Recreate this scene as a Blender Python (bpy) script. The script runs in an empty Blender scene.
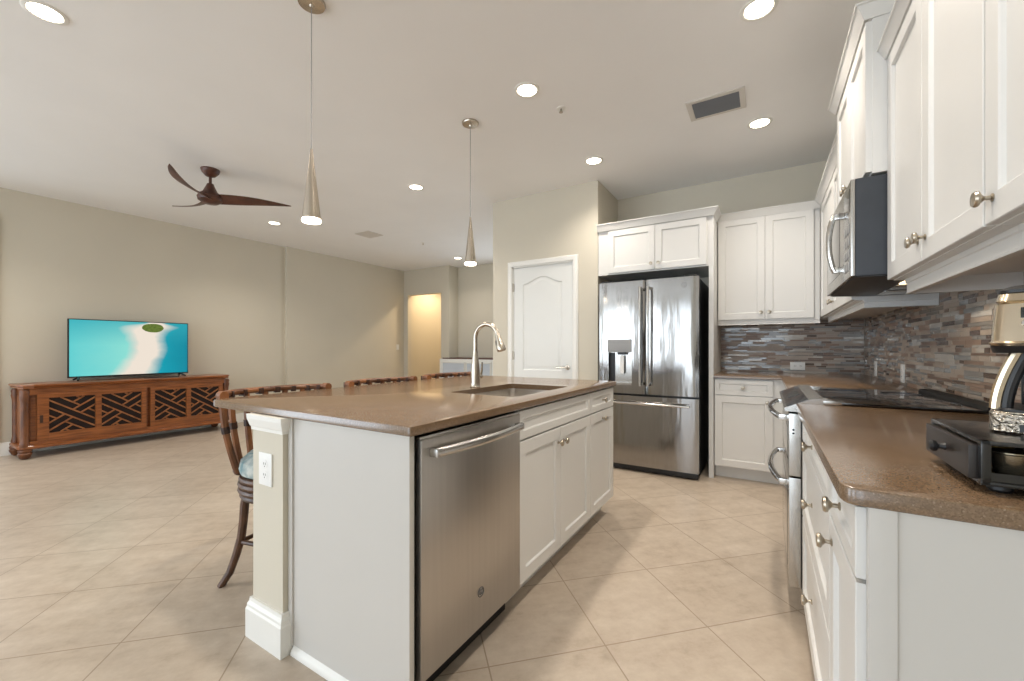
import bpy, bmesh, math, random
from mathutils import Vector, Matrix
random.seed(7)
C = bpy.context.scene.collection
S = bpy.context.scene
PI = math.pi
R = math.radians

# ------------------------------------------------------------------ camera
cd = bpy.data.cameras.new('camera')
cam = bpy.data.objects.new('camera', cd)
C.objects.link(cam)
cd.sensor_fit = 'HORIZONTAL'; cd.sensor_width = 36.0
cd.lens = 36.0 * 415.0 / 1024.0
cd.shift_y = 7.5 / 1024.0
cd.clip_start = 0.05
cam.location = (0, 0, 1.145)
cam.rotation_euler = (R(90), 0, R(31.43))
S.camera = cam

# ------------------------------------------------------------------ world, daylight, exposure
W = bpy.data.worlds.new('World'); S.world = W; W.use_nodes = True
W.node_tree.nodes['Background'].inputs[0].default_value = (0.80, 0.90, 1.0, 1)
W.node_tree.nodes['Background'].inputs[1].default_value = 1.2
S.view_settings.view_transform = 'Standard'
S.view_settings.look = 'None'
S.view_settings.gamma = 1.0
S.view_settings.use_curve_mapping = False
S.view_settings.exposure = 0.76
S.cycles.caustics_reflective = False
S.cycles.caustics_refractive = False

def area_light(name, loc, rot, sx, sy, power, col):
    l = bpy.data.lights.new(name, 'AREA'); l.shape = 'RECTANGLE'; l.size = sx; l.size_y = sy
    l.energy = power; l.color = col
    o = bpy.data.objects.new(name, l); C.objects.link(o); o.location = loc; o.rotation_euler = rot
    return o
# daylight entering through the glazed openings of the rear and living-room walls
DAY = (0.80, 0.90, 1.0)
area_light('daylight_rear_kitchen', (-1.0, -6.42, 1.30), (R(90), 0, 0), 3.2, 2.3, 40, DAY)
area_light('daylight_rear_living', (-4.9, -6.42, 1.30), (R(90), 0, 0), 3.2, 2.3, 58, DAY)
area_light('daylight_side_living', (-6.86, -3.65, 1.30), (R(90), 0, R(-90)), 3.4, 2.3, 74, DAY)
area_light('added_daylight_entry', (-3.75, 6.86, 1.30), (R(-90), 0, 0), 1.7, 2.3, 10, DAY)  # added light behind the pantry, brightens the far end of the room

# ------------------------------------------------------------------ materials
MATS = {}
def nodes_of(m):
    m.use_nodes = True
    return m.node_tree.nodes, m.node_tree.links, m.node_tree.nodes['Principled BSDF']
def s2l(c):
    return tuple(((x/255.0)/12.92 if x/255.0 <= 0.04045 else ((x/255.0+0.055)/1.055)**2.4) for x in c)
def mat(name, rgb, rough=0.5, metal=0.0, noise=0.0, scale=8.0, bump=0.0, bscale=None, stretch=(1,1,1), emit=None, estr=0.0, coat=0.0, rgb2=None, detail=4):
    """procedural material: base colour varied by noise, optional bump"""
    m = bpy.data.materials.new(name); n, l, b = nodes_of(m)
    c = s2l(rgb); b.inputs['Base Color'].default_value = (*c, 1)
    b.inputs['Roughness'].default_value = rough; b.inputs['Metallic'].default_value = metal
    if coat: b.inputs['Coat Weight'].default_value = coat; b.inputs['Coat Roughness'].default_value = 0.08
    tc = n.new('ShaderNodeTexCoord'); mp = n.new('ShaderNodeMapping'); mp.inputs['Scale'].default_value = stretch
    l.new(tc.outputs['Object'], mp.inputs['Vector'])
    if noise or rgb2:
        t = n.new('ShaderNodeTexNoise'); t.inputs['Scale'].default_value = scale; t.inputs['Detail'].default_value = detail
        l.new(mp.outputs['Vector'], t.inputs['Vector'])
        r = n.new('ShaderNodeValToRGB')
        c2 = s2l(rgb2) if rgb2 else tuple(x*(1-noise) for x in c)
        r.color_ramp.elements[0].position = 0.35; r.color_ramp.elements[1].position = 0.65
        r.color_ramp.elements[0].color = (*c2, 1); r.color_ramp.elements[1].color = (*c, 1)
        l.new(t.outputs['Fac'], r.inputs['Fac']); l.new(r.outputs['Color'], b.inputs['Base Color'])
    if bump:
        t2 = n.new('ShaderNodeTexNoise'); t2.inputs['Scale'].default_value = bscale or scale; t2.inputs['Detail'].default_value = 3
        l.new(mp.outputs['Vector'], t2.inputs['Vector'])
        bp = n.new('ShaderNodeBump'); bp.inputs['Strength'].default_value = bump; bp.inputs['Distance'].default_value = 0.01
        l.new(t2.outputs['Fac'], bp.inputs['Height']); l.new(bp.outputs['Normal'], b.inputs['Normal'])
    if emit:
        b.inputs['Emission Color'].default_value = (*s2l(emit), 1); b.inputs['Emission Strength'].default_value = estr
    MATS[name] = m
    return m

mat('wall_paint', (211, 204, 188), 0.75, noise=0.02, scale=2, bump=0.05, bscale=180)
mat('ceiling_paint', (246, 246, 246), 0.85, noise=0.02, scale=2, bump=0.06, bscale=140)
mat('white_trim', (238, 237, 232), 0.4, noise=0.01)
mat('cabinet_white', (222, 221, 218), 0.42, noise=0.015, scale=3)
mat('rail_white', (222, 221, 218), 0.35, noise=0.015, scale=3)
mat('door_white', (228, 229, 226), 0.4, noise=0.01)
mat('panel_white', (204, 201, 196), 0.45, noise=0.015, scale=2)
mat('nickel', (178, 168, 152), 0.28, 1.0, noise=0.05)
mat('chrome', (205, 203, 200), 0.12, 1.0, noise=0.03)
mat('brushed_nickel', (196, 186, 172), 0.26, 1.0, noise=0.06, scale=30, stretch=(1, 1, 0.1))
mat('stainless', (160, 158, 156), 0.13, 1.0, noise=0.05, scale=60, stretch=(1, 1, 0.14), bump=0.7, bscale=6.0)
mat('stainless_dark', (186, 182, 177), 0.30, 1.0, noise=0.05, scale=60, stretch=(1, 1, 0.03), bump=0.03, bscale=2)
mat('stainless_plain', (190, 188, 184), 0.25, 1.0, noise=0.04, scale=30)
mat('sink_steel', (214, 208, 200), 0.28, 1.0, noise=0.05, scale=40)
mat('black_plastic', (22, 22, 24), 0.4, noise=0.05)
mat('black_gap', (12, 12, 12), 0.7, noise=0.05)
mat('dark_grey_metal', (66, 70, 76), 0.38, 0.4, noise=0.06, scale=20)
mat('grey_plastic', (150, 150, 150), 0.4, noise=0.04)
mat('black_glass', (14, 14, 15), 0.05, noise=0.05, coat=0.5)
mat('rattan', (142, 92, 56), 0.42, rgb2=(92, 56, 34), scale=14, stretch=(1, 1, 0.5), bump=0.15, bscale=40)
mat('rattan_dark', (70, 40, 24), 0.5, rgb2=(40, 24, 16), scale=60, bump=0.3, bscale=120)
mat('rattan_leg', (98, 66, 44), 0.4, rgb2=(66, 42, 28), scale=12, bump=0.1, bscale=40)
mat('cushion_fabric', (206, 210, 204), 0.9, rgb2=(120, 150, 156), scale=22, bump=0.3, bscale=300)
mat('mahogany', (156, 92, 46), 0.35, rgb2=(118, 66, 32), scale=9, stretch=(6, 0.6, 6), bump=0.06, bscale=40, coat=0.25)
mat('mahogany_post', (122, 74, 42), 0.4, rgb2=(82, 46, 26), scale=18, stretch=(1, 1, 0.4), bump=0.1, bscale=60)
mat('lattice_wood', (166, 108, 64), 0.45, rgb2=(134, 82, 46), scale=14)
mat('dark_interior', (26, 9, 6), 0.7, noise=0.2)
mat('walnut_fan', (98, 58, 42), 0.38, rgb2=(70, 40, 30), scale=9, stretch=(1, 1, 1), bump=0.03)
mat('lamp_glow', (255, 244, 228), 0.5, emit=(255, 240, 216), estr=9.0)
mat('hood_glow', (255, 240, 210), 0.5, emit=(255, 225, 180), estr=2.5)
mat('outlet_plastic', (240, 240, 238), 0.35, noise=0.01)
mat('slot_dark', (120, 118, 112), 0.6, noise=0.05)
mat('vent_white', (214, 210, 204), 0.5, noise=0.02)
mat('vent_grey', (118, 122, 130), 0.5, 0.3, noise=0.05)
mat('wood_top', (96, 52, 34), 0.35, rgb2=(60, 32, 22), scale=10, stretch=(1, 6, 1))
mat('sideboard_panel', (208, 216, 226), 0.3, noise=0.02)
mat('coffee_steel', (204, 190, 168), 0.24, 1.0, noise=0.06, scale=20)
mat('hammered_steel', (190, 182, 170), 0.22, 1.0, noise=0.05, scale=20, bump=0.9, bscale=120)
mat('carafe_glass', (26, 24, 22), 0.06, noise=0.05, coat=0.6)
mat('drawer_black', (19, 17, 16), 0.22, noise=0.1, scale=12, coat=0.3)
mat('drawer_front', (40, 34, 30), 0.35, noise=0.1, scale=12)
mat('lcd', (40, 44, 42), 0.2, noise=0.05)
mat('foil_pod', (150, 140, 120), 0.25, 0.9, noise=0.1)
mat('pod_gold', (122, 98, 50), 0.35, 0.6, noise=0.1)
mat('logo_grey', (120, 120, 122), 0.35, 0.8, noise=0.03)
mat('grout', (182, 173, 163), 0.85, noise=0.05, scale=40)
for i, (c, ro, me) in enumerate([((150, 126, 110), .4, 0), ((172, 157, 144), .45, 0), ((142, 137, 131), .12, 0), ((194, 187, 178), .10, .05), ((100, 84, 74), .15, 0), ((152, 153, 152), .10, .1), ((176, 162, 149), .4, 0), ((122, 100, 86), .35, 0)]):
    mat('mosaic_%d' % i, c, ro, me, noise=0.10, scale=14, bump=0.02, bscale=30)

def quartz():
    m = bpy.data.materials.new('quartz'); n, l, b = nodes_of(m); MATS['quartz'] = m
    tc = n.new('ShaderNodeTexCoord')
    v = n.new('ShaderNodeTexVoronoi'); v.inputs['Scale'].default_value = 420
    l.new(tc.outputs['Object'], v.inputs['Vector'])
    r = n.new('ShaderNodeValToRGB'); e = r.color_ramp.elements
    e[0].position = 0; e[0].color = (*s2l((122, 99, 76)), 1); e[1].position = 1; e[1].color = (*s2l((140, 115, 90)), 1)
    x = e.new(0.12); x.color = (*s2l((102, 82, 62)), 1); x = e.new(0.85); x.color = (*s2l((132, 107, 83)), 1)
    x = e.new(0.95); x.color = (*s2l((150, 130, 110)), 1)
    l.new(v.outputs['Color'], r.inputs['Fac']); l.new(r.outputs['Color'], b.inputs['Base Color'])
    b.inputs['Roughness'].default_value = 0.16; b.inputs['IOR'].default_value = 1.6
quartz()

def floor_tile():
    m = bpy.data.materials.new('floor_tile'); n, l, b = nodes_of(m); MATS['floor_tile'] = m
    tc = n.new('ShaderNodeTexCoord'); mp = n.new('ShaderNodeMapping')
    mp.vector_type = 'POINT'
    mp.inputs['Rotation'].default_value = (0, 0, R(-45))
    # after rotation x' = (x+y)/sqrt2 , y' = (y-x)/sqrt2
    mp.inputs['Location'].default_value = (-0.724 + 0.456*20, -1.468 + 0.456*20, 0)
    l.new(tc.outputs['Object'], mp.inputs['Vector'])
    br = n.new('ShaderNodeTexBrick'); br.offset = 0.0; br.squash = 1.0
    br.inputs['Scale'].default_value = 1.0; br.inputs['Brick Width'].default_value = 0.456; br.inputs['Row Height'].default_value = 0.456
    br.inputs['Mortar Size'].default_value = 0.0028; br.inputs['Mortar Smooth'].default_value = 0.2
    br.inputs['Color1'].default_value = (0.0, 0.0, 0.0, 1); br.inputs['Color2'].default_value = (1, 1, 1, 1); br.inputs['Mortar'].default_value = (0.5, 0.5, 0.5, 1)
    l.new(mp.outputs['Vector'], br.inputs['Vector'])
    n1 = n.new('ShaderNodeTexNoise'); n1.inputs['Scale'].default_value = 2.6; n1.inputs['Detail'].default_value = 8; n1.inputs['Roughness'].default_value = 0.68
    n2 = n.new('ShaderNodeTexNoise'); n2.inputs['Scale'].default_value = 14; n2.inputs['Detail'].default_value = 6; n2.inputs['Roughness'].default_value = 0.7
    st = n.new('ShaderNodeMapping'); st.inputs['Scale'].default_value = (1.0, 2.4, 1)
    l.new(mp.outputs['Vector'], st.inputs['Vector'])
    l.new(st.outputs['Vector'], n1.inputs['Vector']); l.new(mp.outputs['Vector'], n2.inputs['Vector'])
    r = n.new('ShaderNodeValToRGB'); e = r.color_ramp.elements
    e[0].position = 0.30; e[0].color = (*s2l((152, 137, 120)), 1); e[1].position = 0.72; e[1].color = (*s2l((200, 187, 171)), 1)
    x = e.new(0.5); x.color = (*s2l((182, 167, 150)), 1)
    mx = n.new('ShaderNodeMix'); mx.data_type = 'FLOAT'; mx.inputs['Factor'].default_value = 0.45
    l.new(n1.outputs['Fac'], mx.inputs['A']); l.new(n2.outputs['Fac'], mx.inputs['B'])
    # slight tile to tile shift
    ad = n.new('ShaderNodeMath'); ad.operation = 'MULTIPLY_ADD'; ad.inputs[1].default_value = 0.07
    l.new(br.outputs['Color'], ad.inputs[0]); l.new(mx.outputs['Result'], ad.inputs[2])
    l.new(ad.outputs['Value'], r.inputs['Fac'])
    m2 = n.new('ShaderNodeMix'); m2.data_type = 'RGBA'
    l.new(br.outputs['Fac'], m2.inputs['Factor']); l.new(r.outputs['Color'], m2.inputs['A']); m2.inputs['B'].default_value = (*s2l((150, 133, 114)), 1)
    l.new(m2.outputs['Result'], b.inputs['Base Color'])
    b.inputs['Roughness'].default_value = 0.33
    bp = n.new('ShaderNodeBump'); bp.invert = True; bp.inputs['Strength'].default_value = 0.25; bp.inputs['Distance'].default_value = 0.002
    l.new(br.outputs['Fac'], bp.inputs['Height']); l.new(bp.outputs['Normal'], b.inputs['Normal'])
floor_tile()

def tv_picture():
    """aerial beach scene shown on the screen, object x across 0..1.12, z up 0..0.65"""
    m = bpy.data.materials.new('tv_picture'); n, l, b = nodes_of(m); MATS['tv_picture'] = m
    tc = n.new('ShaderNodeTexCoord'); sp = n.new('ShaderNodeSeparateXYZ'); l.new(tc.outputs['Generated'], sp.inputs['Vector'])
    def math_(op, a, bb=None, c=None):
        q = n.new('ShaderNodeMath'); q.operation = op
        for i, v in enumerate((a, bb, c)):
            if v is None: continue
            if isinstance(v, (int, float)): q.inputs[i].default_value = v
            else: l.new(v, q.inputs[i])
        return q.outputs['Value']
    def curve(inp, pts):
        q = n.new('ShaderNodeValToRGB'); e = q.color_ramp.elements
        e[0].position = pts[0][0]; e[0].color = (pts[0][1],)*3 + (1,); e[1].position = pts[-1][0]; e[1].color = (pts[-1][1],)*3 + (1,)
        for p in pts[1:-1]:
            x = e.new(p[0]); x.color = (p[1],)*3 + (1,)
        q.color_ramp.interpolation = 'B_SPLINE' if len(pts) > 3 else 'LINEAR'
        l.new(inp, q.inputs['Fac']); return q.outputs['Color']
    X = sp.outputs['Y']; Z = sp.outputs['Z']
    nz = n.new('ShaderNodeTexNoise'); nz.inputs['Scale'].default_value = 5; nz.inputs['Detail'].default_value = 6
    l.new(tc.outputs['Generated'], nz.inputs['Vector'])
    jit = math_('MULTIPLY_ADD', nz.outputs['Fac'], 0.10, -0.05)
    xc = curve(Z, [(0, .49), (.15, .545), (.35, .62), (.55, .635), (.72, .60), (.85, .60), (.93, .68), (1, .70)])
    wd = curve(Z, [(0, .14), (.15, .13), (.35, .115), (.55, .11), (.72, .115), (.85, .15), (.93, .19), (1, .02)])
    dx = math_('ABSOLUTE', math_('SUBTRACT', math_('ADD', X, jit), xc))
    q = math_('MULTIPLY', math_('DIVIDE', dx, wd), 0.5)
    mask = curve(q, [(0.30, 1), (0.50, .55), (0.80, 0)])
    # water: pale turquoise toward low x and deep teal toward high x
    w = n.new('ShaderNodeValToRGB'); e = w.color_ramp.elements
    e[0].position = 0.0; e[0].color = (*s2l((92, 196, 198)), 1); e[1].position = 1.0; e[1].color = (*s2l((0, 128, 148)), 1)
    x = e.new(0.45); x.color = (*s2l((132, 210, 200)), 1); x = e.new(0.72); x.color = (*s2l((6, 150, 168)), 1)
    l.new(math_('ADD', X, math_('MULTIPLY', jit, 1.5)), w.inputs['Fac'])
    # darker teal along the top
    dk = n.new('ShaderNodeMix'); dk.data_type = 'RGBA'; l.new(curve(Z, [(.55, 0), (1, .75)]), dk.inputs['Factor'])
    l.new(w.outputs['Color'], dk.inputs['A']); dk.inputs['B'].default_value = (*s2l((40, 160, 172)), 1)
    s_ = n.new('ShaderNodeMix'); s_.data_type = 'RGBA'; l.new(mask, s_.inputs['Factor']); l.new(dk.outputs['Result'], s_.inputs['A'])
    s_.inputs['B'].default_value = (*s2l((226, 214, 200)), 1)
    # green islet near the top
    ex = math_('DIVIDE', math_('SUBTRACT', X, 0.668), 0.095); ez = math_('DIVIDE', math_('SUBTRACT', Z, 0.895), 0.085)
    rr = math_('ADD', math_('ADD', math_('MULTIPLY', ex, ex), math_('MULTIPLY', ez, ez)), math_('MULTIPLY', jit, 9.0))
    gm = math_('LESS_THAN', rr, 1.0)
    g = n.new('ShaderNodeMix'); g.data_type = 'RGBA'; l.new(gm, g.inputs['Factor']); l.new(s_.outputs['Result'], g.inputs['A'])
    n3 = n.new('ShaderNodeTexNoise'); n3.inputs['Scale'].default_value = 40; l.new(tc.outputs['Generated'], n3.inputs['Vector'])
    gr = n.new('ShaderNodeValToRGB'); gr.color_ramp.elements[0].color = (*s2l((40, 60, 20)), 1); gr.color_ramp.elements[1].color = (*s2l((120, 140, 60)), 1)
    l.new(n3.outputs['Fac'], gr.inputs['Fac']); l.new(gr.outputs['Color'], g.inputs['B'])
    b.inputs['Base Color'].default_value = (0.01, 0.01, 0.01, 1); b.inputs['Roughness'].default_value = 0.3; b.inputs['Specular IOR Level'].default_value = 0.15
    l.new(g.outputs['Result'], b.inputs['Emission Color']); b.inputs['Emission Strength'].default_value = 0.66
tv_picture()

# ------------------------------------------------------------------ mesh helpers
class MB:
    """collects shapes and links them as ONE mesh object; self.M is applied to what is added"""
    def __init__(self, M=None):
        self.bm = bmesh.new(); self.M = M or Matrix.Identity(4); self.mi = 0
    def _v(self, p): return self.bm.verts.new(self.M @ Vector(p))
    def _f(self, vs):
        try:
            f = self.bm.faces.new(vs); f.material_index = self.mi; return f
        except ValueError: return None
    def box(self, x0, x1, y0, y1, z0, z1, bev=0.0):
        x0, x1 = min(x0, x1), max(x0, x1); y0, y1 = min(y0, y1), max(y0, y1); z0, z1 = min(z0, z1), max(z0, z1)
        t = bmesh.new()
        v = [t.verts.new((x, y, z)) for z in (z0, z1) for y in (y0, y1) for x in (x0, x1)]
        for q in ((0, 2, 3, 1), (4, 5, 7, 6), (0, 1, 5, 4), (2, 6, 7, 3), (0, 4, 6, 2), (1, 3, 7, 5)): t.faces.new([v[i] for i in q])
        if bev: bmesh.ops.bevel(t, geom=list(t.edges), offset=bev, segments=2, profile=0.7, affect='EDGES', clamp_overlap=True)
        self.merge(t); return self
    def merge(self, t):
        mp = {}
        for v in t.verts: mp[v] = self._v(v.co)
        for f in t.faces: self._f([mp[v] for v in f.verts])
        t.free()
    def rings(self, rings, cap0=True, cap1=True, closed=True):
        """skin a list of equal-length point rings"""
        rs = [[self._v(p) for p in r] for r in rings]
        n = len(rs[0])
        for a, b in zip(rs[:-1], rs[1:]):
            for i in range(n if closed else n-1):
                j = (i+1) % n
                self._f([a[i], a[j], b[j], b[i]])
        if cap0: self._f(rs[0][::-1])
        if cap1: self._f(rs[-1])
        return self
    def lathe(self, prof, c=(0, 0, 0), axis='Z', n=24, cap=True):
        """prof: list of (radius, height)"""
        rings = []
        for r, h in prof:
            ring = []
            for i in range(n):
                a = 2*PI*i/n; p, q = r*math.cos(a), r*math.sin(a)
                if axis == 'Z': ring.append((c[0]+p, c[1]+q, c[2]+h))
                elif axis == 'Y': ring.append((c[0]+p, c[1]+h, c[2]-q))
                else: ring.append((c[0]+h, c[1]+p, c[2]+q))
            rings.append(ring)
        return self.rings(rings, cap, cap)
    def tube(self, pts, r, n=10, cap=True, flat=None):
        """tube along points; r a number or a list; flat=(a,b) gives an elliptic section"""
        P = [Vector(p) for p in pts]; m = len(P)
        rad = r if isinstance(r, (list, tuple)) else [r]*m
        up = None; rings = []
        for i in range(m):
            t = (P[min(i+1, m-1)] - P[max(i-1, 0)]).normalized()
            if up is None:
                up = Vector((0, 0, 1)) if abs(t.z) < 0.9 else Vector((0, 1, 0))
            u = (up - t*up.dot(t)).normalized(); v = t.cross(u); up = u
            fa, fb = flat or (1, 1)
            rings.append([tuple(P[i] + u*math.cos(2*PI*k/n)*rad[i]*fa + v*math.sin(2*PI*k/n)*rad[i]*fb) for k in range(n)])
        return self.rings(rings, cap, cap)
    def prism(self, poly, z0, z1, bev=0.0):
        """vertical prism of a flat outline with a small eased edge"""
        if bev:
            ins = inset(poly, bev)
            rs = [[(x, y, z0) for x, y in ins], [(x, y, z0+bev) for x, y in poly], [(x, y, z1-bev) for x, y in poly], [(x, y, z1) for x, y in ins]]
        else: rs = [[(x, y, z0) for x, y in poly], [(x, y, z1) for x, y in poly]]
        return self.rings(rs)
    def extrude_profile(self, prof, a, b):
        """prof: list of 3-vectors relative to the end points a, b"""
        a, b = Vector(a), Vector(b)
        return self.rings([[tuple(a+Vector(p)) for p in prof], [tuple(b+Vector(p)) for p in prof]])
    def build(self, name, m, parent=None, smooth=35):
        bm = self.bm
        bmesh.ops.recalc_face_normals(bm, faces=list(bm.faces))
        me = bpy.data.meshes.new(name); bm.to_mesh(me); bm.free()
        for x in (m if isinstance(m, (list, tuple)) else [m]): me.materials.append(MATS[x])
        if smooth:
            me.polygons.foreach_set('use_smooth', [True]*len(me.polygons)); me.set_sharp_from_angle(angle=R(smooth))
        o = bpy.data.objects.new(name, me); C.objects.link(o)
        if parent: o.parent = parent
        return o
def inset(poly, d):
    out = []; n = len(poly)
    for i in range(n):
        p, q, r = Vector(poly[i-1]), Vector(poly[i]), Vector(poly[(i+1) % n])
        e1, e2 = (q-p).normalized(), (r-q).normalized()
        n1, n2 = Vector((-e1.y, e1.x)), Vector((-e2.y, e2.x))
        b = (n1+n2); k = d*2/max(b.length_squared, 0.3)
        out.append(tuple(q+b*k))
    return out
def round_corners(poly, radii, seg=6):
    """counter-clockwise outline with rounded corners"""
    out = []; n = len(poly)
    for i in range(n):
        q = Vector(poly[i]); r = radii[i]
        if not r: out.append(tuple(q)); continue
        a = (Vector(poly[i-1])-q).normalized(); b = (Vector(poly[(i+1) % n])-q).normalized()
        p0, p1 = q+a*r, q+b*r
        for k in range(seg+1):
            t = k/seg; out.append(tuple(p0*(1-t)**2 + q*2*t*(1-t) + p1*t*t))
    return out
def tag(o, label, cat, group=None):
    o['label'] = label; o['category'] = cat
    if group: o['group'] = group
    return o
def thing(name, label, cat, loc=(0, 0, 0), rz=0, group=None):
    o = bpy.data.objects.new(name, None); C.objects.link(o); o.empty_display_size = 0.1
    o.location = loc; o.rotation_euler = (0, 0, rz); return tag(o, label, cat, group)
def struct(o, label=None):
    o['kind'] = 'structure'
    if label: o['label'] = label
    return o
def box_struct(name, m, *b, label=None, bev=0.0):
    return struct(MB().box(*b, bev=bev).build(name, m, smooth=0 if not bev else 35), label)
def copy_tree(o, parent=None):
    c = o.copy(); C.objects.link(c)
    if parent: c.parent = parent
    for ch in list(o.children): copy_tree(ch, c)
    return c

# ------------------------------------------------------------------ room shell
CH = 2.845          # ceiling height
LX, RX, BY, RY = -6.91, 0.745, 4.70, -6.5
box_struct('floor', 'floor_tile', -8.2, 0.95, -6.8, 9.2, -0.08, 0.0, label='beige stone-look tile floor laid diagonally')
box_struct('ceiling', 'ceiling_paint', -8.2, 0.95, -6.8, 9.2, CH, CH+0.1, label='flat off-white ceiling')
box_struct('wall_right', 'wall_paint', RX, RX+0.12, RY, BY+0.12, 0, CH)
box_struct('wall_back', 'wall_paint', -1.45, RX, BY, BY+0.12, 0, CH)
def slab_with_openings(name, m, axis, c0, c1, a0, a1, ops, z1=CH):
    """wall along X ('X') or Y ('Y') with rectangular openings (a, b, z0, z1)"""
    w = MB(); cur = a0
    def bx(p, q, zl, zh):
        if q-p < 1e-4 or zh-zl < 1e-4: return
        if axis == 'X': w.box(p, q, c0, c1, zl, zh)
        else: w.box(c0, c1, p, q, zl, zh)
    for a, b, zl, zh in sorted(ops):
        bx(cur, a, 0, z1); bx(a, b, 0, zl); bx(a, b, zh, z1); cur = b
    bx(cur, a1, 0, z1)
    return struct(w.build(name, m, smooth=0))
# pantry block: front wall with the door opening, side wall next to the refrigerator
PY = 4.04
slab_with_openings('wall_pantry', 'wall_paint', 'X', PY, PY+0.12, -2.73, -1.45, [(-2.463, -1.718, 0, 2.062)])
box_struct('wall_pantry_side', 'wall_paint', -1.57, -1.45, PY+0.12, BY+0.12, 0, CH)
box_struct('wall_pantry_living', 'wall_paint', -2.73, -2.61, PY+0.12, 6.9, 0, CH)
# living-room wall: window wall near the camera, then the plain part and a slightly proud far part
slab_with_openings('wall_left', 'wall_paint', 'Y', LX-0.12, LX, RY, 3.97, [(-5.4, -1.9, 0.05, 2.45), (-0.3, 0.78, 0.05, 2.45)])
box_struct('wall_left_far', 'wall_paint', LX-0.12, LX+0.065, 3.97, 6.6, 0, CH)
# hall wall with an opening, the return and the nook wall
slab_with_openings('wall_hall', 'wall_paint', 'X', 6.6, 6.72, LX-0.12, -5.55, [(-6.72, -5.765, 0, 2.30)])
box_struct('wall_nook_side', 'wall_paint', -5.67, -5.55, 6.72, 7.02, 0, CH)
slab_with_openings('wall_nook', 'wall_paint', 'X', 6.9, 7.02, -5.55, -2.59, [(-4.65, -2.85, 0.05, 2.45)])  # opening behind the pantry is added for the entry daylight
box_struct('wall_hall_end', 'wall_paint', -8.0, -5.0, 8.45, 8.57, 0, CH)
box_struct('wall_hall_side', 'wall_paint', -7.0, -6.88, 6.72, 8.45, 0, CH)
box_struct('wall_hall_inner', 'wall_paint', -5.67, -5.55, 7.02, 8.45, 0, CH)
slab_with_openings('wall_rear', 'wall_paint', 'X', RY-0.12, RY, -7.03, 0.865, [(-6.6, -3.2, 0.03, 2.45), (-2.7, 0.6, 0.03, 2.45)])
# window and sliding-door frames of the rear and living-room openings
def window(name, axis, c, a0, a1, z0, z1, nm, label):
    w = MB()
    def bx(p, q, zl, zh):
        if axis == 'X': w.box(p, q, c-0.05, c+0.02, zl, zh)
        else: w.box(c-0.05, c+0.02, p, q, zl, zh)
    f = 0.06
    bx(a0, a1, z0, z0+f); bx(a0, a1, z1-f, z1); bx(a0, a0+f, z0, z1); bx(a1-f, a1, z0, z1)
    for k in range(1, nm): x = a0+(a1-a0)*k/nm; bx(x-0.045, x+0.045, z0, z1)
    return struct(w.build(name, 'white_trim', smooth=0), label)
window('window_1', 'X', RY-0.02, -6.6, -3.2, 0.03, 2.45, 2, 'white framed sliding glass door of the living room')
window('window_2', 'X', RY-0.02, -2.7, 0.6, 0.03, 2.45, 2, 'white framed sliding glass door behind the kitchen')
window('window_5', 'X', 6.95, -4.65, -2.85, 0.05, 2.45, 2, 'white framed glazed entry door added unseen behind the pantry')  # unseen door frame added around the far-end daylight
window('window_4', 'Y', LX-0.04, -5.4, -1.9, 0.05, 2.45, 2, 'white framed sliding glass door in the television wall')
window('window_3', 'Y', LX-0.04, -0.3, 0.78, 0.05, 2.45, 1, 'white framed glass door in the television wall')
struct(MB().box(LX, LX+0.02, 0.80, 0.915, 0, 2.56, 0.004).build('trim_1', 'white_trim'), 'white casing of the glass door at the end of the television wall')

# baseboards
def baseboard(name, pts, out):
    """runs along straight segments, out = (dx, dy) away from the wall"""
    m = MB(); ox, oy = out
    for a, b in pts:
        prof = [(0, 0, 0), (0.016*ox, 0.016*oy, 0), (0.016*ox, 0.016*oy, 0.10), (0.010*ox, 0.010*oy, 0.118), (0.010*ox, 0.010*oy, 0.128), (0.003*ox, 0.003*oy, 0.14), (0, 0, 0.14)]
        m.extrude_profile(prof, (*a, 0), (*b, 0))
    return struct(m.build(name, 'white_trim'))
baseboard('baseboard_left', [((LX, 0.915), (LX, 3.97))], (1, 0))
baseboard('baseboard_left_far', [((LX+0.065, 3.97), (LX+0.065, 6.6))], (1, 0))
baseboard('baseboard_hall', [((-5.765, 6.6), (-5.55, 6.6)), ((LX+0.065, 6.6), (-6.72, 6.6))], (0, -1))
baseboard('baseboard_nook', [((-5.55, 6.9), (-4.65, 6.9))], (0, -1))
baseboard('baseboard_pantry', [((-2.73, PY), (-2.525, PY)), ((-1.655, PY), (-1.45, PY))], (0, -1))
baseboard('baseboard_hall_end', [((-6.88, 8.45), (-5.67, 8.45))], (0, -1))

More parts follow.
